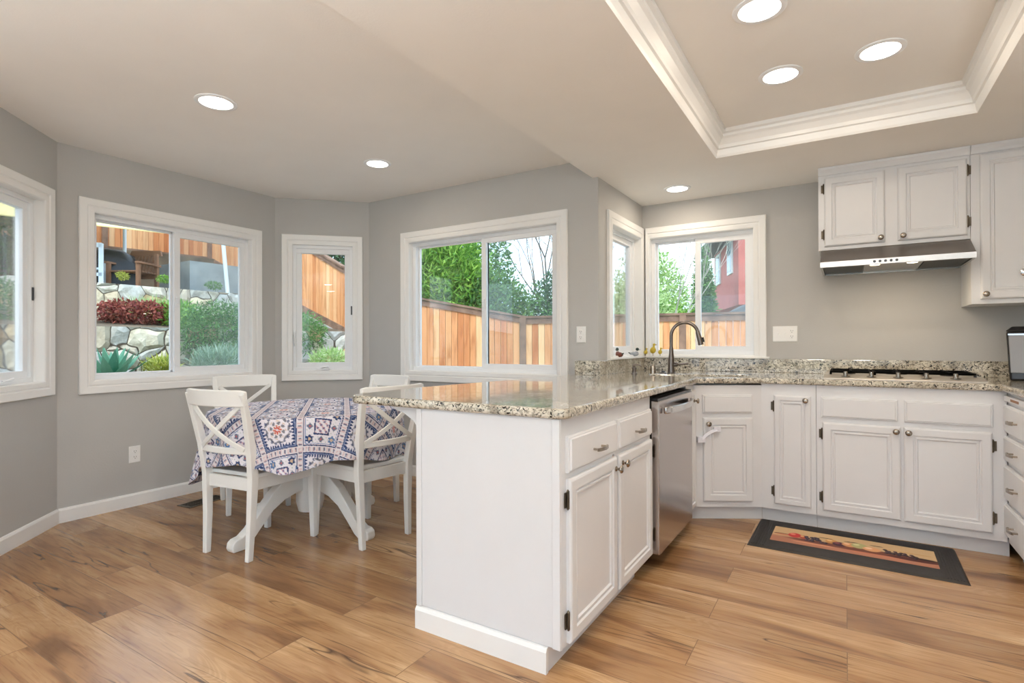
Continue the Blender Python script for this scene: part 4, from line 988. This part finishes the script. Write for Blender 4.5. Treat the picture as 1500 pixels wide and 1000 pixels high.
fence('back boundary fence of orange cedar boards above the patio', (-12.9, -6), (-12.9, 7.2), 5.0, 4.95, 2.78, 3.12, posts=(3, 8, 9.6, 11, 13.15))
fence('cedar board fence stepping down the slope at the end of the terraces', (-12.9, 7.2), (-7.95, 6.92), 4.95, 2.60, 3.12, 1.36, posts=(2.4,))
fence('cedar board fence between the slope and the corner post, behind the dining window', (-7.95, 6.92), (-6.15, 7.02), 2.60, 1.93, 1.36, -.3, posts=(1.74,))
fence('sunlit cedar board fence dropping to the corner post outside the dining window', (-6.15, 7.02), (-4.53, 7.78), 1.93, 1.60, -.3, -.3, posts=(1.74,))
fence('level cedar board fence behind the dining and sink windows', (-4.53, 7.78), (.3, 9.56), 1.60, 1.63, -.3, -.3, posts=(2.5,))
m = MB(); m.hexa([(-12.9, 6.9, 1.9), (-7.95, 6.85, 1.0), (-7.95, 7.5, 1.0), (-12.9, 7.6, 1.9), (-12.9, 6.9, 3.1), (-7.95, 6.85, 1.34), (-7.95, 7.5, 1.34), (-12.9, 7.6, 3.1)]); struct(m.build('side_bank', 'concrete', center=False))

def leaves(parent, c, r, n, ln, wd, mat, name='foliage', shell=.45, up=.0, seed=0, droop=0, clumps=0):
    rs = np.random.default_rng(seed+17); d = rs.normal(size=(n, 3)); d /= np.linalg.norm(d, axis=1)[:, None]
    rad = (shell+(1-shell)*rs.random(n)**.6)[:, None]; P = d*rad
    if clumps:
        cc = rs.normal(size=(clumps, 3)); cc /= np.linalg.norm(cc, axis=1)[:, None]; cc *= (.35+.5*rs.random(clumps))[:, None]
        k = rs.integers(0, clumps, n); P = cc[k]+d*(.22+.2*rs.random(n))[:, None]
    P = P*np.array(r)+np.array(c)
    t = rs.normal(size=(n, 3))+d*.8; t[:, 2] += up-droop; t /= np.linalg.norm(t, axis=1)[:, None]
    s = np.cross(t, rs.normal(size=(n, 3))); s /= np.linalg.norm(s, axis=1)[:, None]
    l = ln*(.6+.8*rs.random(n))[:, None]; w = wd*(.7+.6*rs.random(n))[:, None]
    V = np.stack([P, P+t*l*.5+s*w*.5, P+t*l, P+t*l*.5-s*w*.5], 1).reshape(-1, 3)
    me = bpy.data.meshes.new(name); me.vertices.add(4*n); me.vertices.foreach_set('co', V.astype(np.float32).ravel())
    me.loops.add(4*n); me.loops.foreach_set('vertex_index', np.arange(4*n, dtype=np.int32)); me.polygons.add(n); me.polygons.foreach_set('loop_start', np.arange(0, 4*n, 4, dtype=np.int32))
    me.update(calc_edges=True)
    at = me.color_attributes.new('tone', 'FLOAT_COLOR', 'CORNER'); cl = np.ones((4*n, 4), np.float32); cl[:, :3] = np.repeat(rs.random(n), 4)[:, None]; at.data.foreach_set('color', cl.ravel())
    me.materials.append(M[mat]); o = bpy.data.objects.new(name, me); C.objects.link(o); o.parent = parent; return o
def bush(name, loc, r, n, ln, wd, mat, label, cat='bush', group=None, trunk=None, sd=0, **kw):
    t = empty(name, (loc[0], loc[1], loc[2]), 0, label, cat, group)
    h = r[2]; zc = kw.pop('zc', h)
    leaves(t, (0, 0, zc), r, n, ln, wd, mat, seed=sd, **kw)
    if r[2] > .9: leaves(t, (0, 0, zc), [q*.86 for q in r], n, ln*1.1, wd*1.25, mat, name='inner_foliage', seed=sd+50, shell=.55)
    if trunk: MB().tube([(0, 0, -.1), (.03, 0, zc*.5), (0, .03, zc)], [trunk, trunk*.8, trunk*.4], 8).build('stem', 'bark', t)
    return t
bush('oleander_bush', (-8.0, 9.4, -.35), (1.7, 1.0, 2.4), 15000, .19, .030, 'leaf_bright', 'tall bright green long-leaved bush behind the sloping fence', trunk=.08, sd=1, zc=2.3, up=.9, clumps=46)
bush('green_hedge', (-6.6, 9.7, -.35), (1.35, .9, 1.6), 7500, .10, .035, 'leaf_mid', 'mid green rounded bush behind the fence, mid pane of the dining window', trunk=.08, sd=2, zc=1.68, clumps=22)
bush('dark_conifer', (-5.55, 11.2, -.35), (1.0, .9, 1.75), 6500, .09, .028, 'leaf_dark', 'dark green conifer behind the fence at the right of the dining window', trunk=.08, sd=3, zc=1.75, up=.4, clumps=18)
bush('green_hedge', (-9.6, 12.5, -.35), (2.2, 1.2, 2.9), 6000, .15, .045, 'leaf_mid', 'large background tree crown behind the bright bush', 'tree', trunk=.12, sd=4, zc=3.0, clumps=24)
bush('green_hedge', (-9.6, 7.9, 1.4), (1.6, .6, 1.2), 3500, .12, .035, 'leaf_dark', 'dark green growth behind the stepped fence seen in the narrow window', trunk=.06, sd=5, zc=1.2, clumps=14)
bush('pale_shrub', (-4.3, 12.6, -.35), (1.2, .9, 1.6), 5200, .12, .035, 'leaf_pale', 'pale green airy shrub behind the fence in the sink window', trunk=.06, sd=6, zc=1.7, clumps=22)
bush('green_shrub', (-3.65, 13.2, -.35), (.7, .7, 1.35), 4200, .11, .035, 'leaf_bright', 'bright green shrub behind the fence beneath the bare branches', trunk=.06, sd=7, zc=1.35, clumps=16)
bush('green_shrub', (-5.2, 17, -.35), (1.3, 1.2, 2.2), 4200, .16, .045, 'leaf_pale', 'distant green tree at the left of the sink window', 'tree', trunk=.1, sd=8, zc=2.5, clumps=18)
bush('green_shrub', (-4.25, 19.8, -.35), (.38, .7, 2.3), 3500, .16, .05, 'leaf_mid', 'green tree between the bare tree and the red house', 'tree', trunk=.1, sd=9, zc=2.5, clumps=14)
bush('pale_shrub', (-3.55, 10.6, -.35), (.6, .4, .45), 1800, .12, .03, 'leaf_pale', 'yellow green shrub peeping over the fence cap', trunk=.04, sd=10, zc=1.75, clumps=10)

def bare_tree(loc, h, label, seed, mat='bark_pale', spread=.5, r0=.05, depth=5, lean=(0, 0)):
    rs = random.Random(seed); m = MB(); t = empty('bare_tree', loc, 0, label, 'tree')
    def br(p, d, l, r, k):
        q = p; pts = [p]
        for i in range(3): d = (d+Vector((rs.uniform(-.12, .12), rs.uniform(-.12, .12), .05))).normalized(); q = q+d*l/3; pts.append(q)
        m.tube(pts, [r, r*.85, r*.75, r*.6], 5)
        if k <= 0: return
        for j in range(rs.choice((2, 3, 3))):
            nd = (d+Vector((rs.uniform(-1, 1), rs.uniform(-1, 1), rs.uniform(-.2, .6)))*spread).normalized(); br(pts[-1 if j else 2], nd, l*rs.uniform(.6, .85), r*.58, k-1)
    br(Vector((0, 0, 0)), Vector((lean[0], lean[1], 1)).normalized(), h*.34, r0, depth); m.build('branches', mat, t); return t
bare_tree((-3.0, 11.2, -.35), 4.6, 'pale bare-branched young tree behind the fence in the sink window', 3, spread=.40, r0=.04, depth=6)
bare_tree((-7.0, 13.2, -.35), 6.4, 'big leafless tree behind the hedges in the dining window', 8, 'bark', .58, .06, 7, (.12, 0))
bare_tree((-5.6, 13.6, -.35), 6.6, 'leafless tree at the right of the dining window', 21, 'bark', .65, .055, 7, (-.1, 0))

# garden plants on the terraces
bush('red_barberry', (-8.2, 3.55, 1.36), (.26, .50, .17), 2600, .055, .028, 'leaf_red', 'dark red leaved shrub on the middle terrace', sd=20, zc=.22, shell=.3)
bush('red_barberry', (-8.5, 2.80, 1.42), (.22, .3, .15), 1300, .055, .028, 'leaf_red', 'smaller reddish shrub at the left of the middle terrace', sd=21, zc=.2, shell=.3)
bush('ornamental_grass', (-8.7, 4.0, 1.46), (.22, .45, .10), 1500, .20, .012, 'leaf_pale', 'pale fountain grass clump behind the red shrub', 'grass clump', sd=22, zc=.12, up=1.6)
bush('green_shrub', (-8.1, 4.05, 1.38), (.28, .28, .2), 1400, .10, .02, 'leaf_bright', 'bright green tuft right of the red shrub', sd=23, zc=.15, up=1)
bush('trailing_rosemary', (-6.95, 4.02, 1.0), (.34, .62, .42), 9000, .06, .012, 'leaf_mid', 'large trailing green shrub spilling over the lower stone wall', sd=24, zc=.30, shell=.35, droop=.4)
bush('green_shrub', (-7.1, 5.35, .95), (.3, .42, .36), 3500, .06, .014, 'leaf_mid', 'green shrub hanging over the wall in the narrow window', sd=25, zc=.35, droop=.3, shell=.35)
bush('lavender_clump', (-6.45, 3.75, .78), (.22, .35, .14), 1500, .16, .012, 'leaf_grey', 'grey green spiky clump at the foot of the wall', sd=26, zc=.12, up=1.3)
bush('yellow_shrub', (-6.6, 3.12, .78), (.14, .16, .1), 700, .10, .014, 'leaf_yellow', 'small yellow tuft at the foot of the stone wall', sd=27, zc=.09, up=1)
bush('yellow_shrub', (-5.75, 4.75, .78), (.18, .26, .12), 1100, .08, .012, 'leaf_pale', 'yellow green shrub below the narrow window view', sd=28, zc=.16, up=.8)
bush('green_shrub', (-9.42, 5.3, 2.08), (.07, .16, .07), 480, .035, .012, 'leaf_mid', 'low green plant on top of the upper wall before the grey block', sd=29, zc=.1)
bush('green_shrub', (-9.42, 6.3, 2.08), (.07, .16, .06), 420, .035, .012, 'leaf_dark', 'dark low plant on top of the upper wall near the white pole', sd=30, zc=.1)
bush('yellow_shrub', (-9.42, 3.90, 2.08), (.05, .09, .06), 320, .035, .012, 'leaf_yellow', 'yellow flowering plant in front of the wooden chair', sd=31, zc=.12)
bush('green_shrub', (-9.42, 4.50, 2.08), (.05, .13, .06), 420, .035, .012, 'leaf_bright', 'green plant right of the wooden chair', sd=32, zc=.13)
bush('green_hedge', (-11.9, 2.9, 2.04), (.7, 1.3, 1.3), 5000, .11, .03, 'leaf_mid', 'green hedge by the back fence in the leftmost window', sd=33, zc=1.3, clumps=18)
bush('green_shrub', (-8.4, 2.1, 1.4), (.35, .6, .3), 2500, .07, .02, 'leaf_mid', 'green ground shrub on the middle terrace left of the red shrub', sd=34, zc=.22)
ag_ = empty('agave', (-6.55, 2.60, .74), 0, 'blue green agave rosette at the bottom left of the west window', 'plant')
m = MB(); rs = random.Random(4)
for i in range(22):
    a = i*2.4; el = .35+.9*(i/22); L = .42*(1-.25*i/22); w = .055; pts = []
    d = Vector((math.cos(a)*math.cos(el), math.sin(a)*math.cos(el), math.sin(el))); sd_ = Vector((-math.sin(a), math.cos(a), 0))
    P = [Vector((0, 0, .02))+d*L*q+Vector((0, 0, .06*q*q)) for q in (0, .35, .7, 1)]; ws = [w*.6, w, w*.7, .003]
    vs = []
    for p, ww in zip(P, ws): vs += [tuple(p-sd_*ww), tuple(p-Vector((0, 0, ww*.35))), tuple(p+sd_*ww)]
    fs = []
    for k in range(3): fs += [(3*k, 3*k+1, 3*k+4, 3*k+3), (3*k+1, 3*k+2, 3*k+5, 3*k+4)]
    tn = rs.random(); m.add(vs, fs, (tn, tn, tn))
m.build('leaves', 'leaf_agave', ag_)
# patio things
ob = struct(MB().box(-11.4, -10.3, 5.35, 6.75, 2.04, 2.70).build('patio_wall', 'block_grey', center=False))
bq = empty('covered_grill', (-10.4, 3.98, 2.04), math.radians(65), 'grill under a dark tarp on the patio terrace', 'covered grill')
m = MB(); prof = [(-.50, 0), (-.50, .30), (-.44, .44), (-.30, .55), (-.12, .66), (.08, .70), (.30, .68), (.46, .58), (.52, .40), (.54, 0)]
vs = []; ny = 7
for j in range(ny):
    y = -.32+.64*j/(ny-1); k = 1-.25*abs(y/.32)**2.5
    for i, (x, z) in enumerate(prof): vs.append((x*(.92+.08*k)+.012*math.sin(i*3+j*2), y+.02*math.sin(i*2.1+j), z*k+.01*math.sin(i+j*3)*(z > 0)))
n = len(prof); fs = [(j*n+i, j*n+i+1, (j+1)*n+i+1, (j+1)*n+i) for j in range(ny-1) for i in range(n-1)]+[tuple(range(n))[::-1], tuple((ny-1)*n+i for i in range(n))]
m.add(vs, fs); m.build('tarp', 'tarp_dark', bq, smooth=50)
wc = empty('wooden_armchair', (-9.98, 4.42, 2.04), math.radians(212), 'brown slatted wooden garden chair on the terrace', 'chair')
m = MB(); m.box(-.26, -.21, -.02, .03, 0, .62); m.build('leg', 'teak', wc); m = MB(); m.box(.21, .26, -.02, .03, 0, .62); m.build('leg', 'teak', wc)
for sx_ in (-.26, .21): MB().box(sx_, sx_+.05, .42, .47, 0, .40).build('leg', 'teak', wc)
m = MB()
for i in range(8): m.hexa([(-.20+i*.052, 0, .24), (-.165+i*.052, 0, .24), (-.165+i*.052, .02, .24), (-.20+i*.052, .02, .24), (-.20+i*.052, -.10, .62), (-.165+i*.052, -.10, .62), (-.165+i*.052, -.08, .62), (-.20+i*.052, -.08, .62)])
m.hexa([(-.27, -.11, .60), (.27, -.11, .60), (.27, -.07, .60), (-.27, -.07, .60), (-.24, -.13, .69), (.24, -.13, .69), (.24, -.09, .69), (-.24, -.09, .69)]); m.box(-.24, .24, -.02, .02, .20, .26); m.build('backrest', 'teak', wc)
m = MB()
for i in range(6): m.box(-.25, .25, .02+i*.075, .08+i*.075, .27, .29)
m.build('seat', 'teak', wc)
for sx_ in (-.29, .22): MB().box(sx_, sx_+.07, -.04, .50, .40, .43).build('armrest', 'teak', wc)
wb = empty('white_bench', (-9.92, 3.33, 2.04), math.radians(62), 'white painted slatted bench at the left of the terrace', 'bench')
m = MB()
for i in range(9): m.box(-.42+i*.095, -.39+i*.095, -.01, .01, .12, .60)
m.box(-.48, .46, -.02, .02, .60, .67); m.box(-.48, .46, -.02, .02, .16, .21); m.build('backrest', 'pole_white', wb)
MB().box(-.46, .44, 0, .42, .26, .29).build('seat', 'pole_white', wb)
for sx_ in (-.50, .42):
    for sy_ in (-.02, .40): MB().box(sx_, sx_+.06, sy_, sy_+.05, 0, .66 if sy_ < 0 else .42).build('leg', 'pole_white', wb)
po = empty('shade_pole', (-9.93, 5.86, 2.04), 0, 'leaning white metal pole standing on the upper stone wall terrace', 'pole')
MB().tube([(0, 0, 0), (-.10, -.09, 1.6)], .035, 10).build('shaft', 'pole_white', po); MB().lathe([(.12, 0), (.12, .02), (.05, .03)], 16).build('base_plate', 'pole_white', po)
p2 = MB().tube([(-11.35, 4.73, 2.04), (-11.35, 4.73, 4.2)], .03, 10).build('shade_post', 'pole_white'); tag(p2, 'thin upright pale post holding the shade sail by the back fence', 'post')
m = MB(); m.add([(-9.2, 2.3, 2.80), (-11.3, 2.4, 3.7), (-11.4, 4.8, 4.0), (-9.6, 4.75, 3.0), (-9.2, 2.3, 2.815), (-11.3, 2.4, 3.72), (-11.4, 4.8, 4.02), (-9.6, 4.75, 3.015)], [(0, 1, 2, 3), (7, 6, 5, 4), (0, 4, 5, 1), (1, 5, 6, 2), (2, 6, 7, 3), (3, 7, 4, 0)])
tag(m.build('shade_sail', 'sail_cloth'), 'pale yellow shade sail over the patio at the top of the window', 'shade sail')

# neighbour's red house
hc = Vector((-3.19, 20.356, 0)); hl = Vector((-4.853, 24.736, 0)); hu = (hl-hc).normalized(); ha = math.atan2(hu.y, hu.x)
hs = empty('neighbour_house', (hc.x, hc.y, 0), ha, 'red stucco neighbouring house with two narrow windows and dark eaves', 'house')
# local x along left face (away), local y: house body lies to the right => -y
m = MB(); m.box(0, 4.68, -6, 0, 2.49, 5.15); m.build('upper_storey', 'house_red', hs)
m = MB(); m.box(1.2, 4.6, -6, -1.2, -.4, 2.49); m.build('ground_storey', 'house_red', hs)
m = MB(); m.hexa([(-.5, -6.4, 5.10), (5.5, -6.4, 5.10), (5.5, .75, 4.95), (.3, .75, 4.95), (-.5, -6.4, 6.4), (5.5, -6.4, 6.4), (5.5, .75, 5.10), (.3, .75, 5.10)]); m.build('roof', 'roof_dark', hs)
for (a, b, z0, z1) in ((3.2, 4.15, 3.58, 4.82), (.86, 1.72, 3.72, 5.0)):
    f = MB().box(a, b, 0, .06, z0, z1).build('window_frame', 'house_trim', hs); MB().box(a+.14, b-.14, .055, .07, z0+.1, z1-.1).build('pane', 'house_glass', f)
rf = MB(); rf.hexa([(-2.9, 15.7, 1.9), (-1.0, 13.0, 1.9), (.5, 15, 1.9), (-1.5, 17.5, 1.9), (-2.5, 16.0, 2.15), (-1.6, 14.3, 2.25), (.3, 15.2, 2.3), (-1.4, 17.2, 2.3)])
tag(rf.build('porch_roof', 'roof_dark'), 'dark low roof just above the fence in front of the red house', 'roof')
for o in list(bpy.data.objects):
    if o.type == 'MESH' and o.parent is None and 'kind' not in o and 'category' not in o: print('UNTAGGED', o.name)
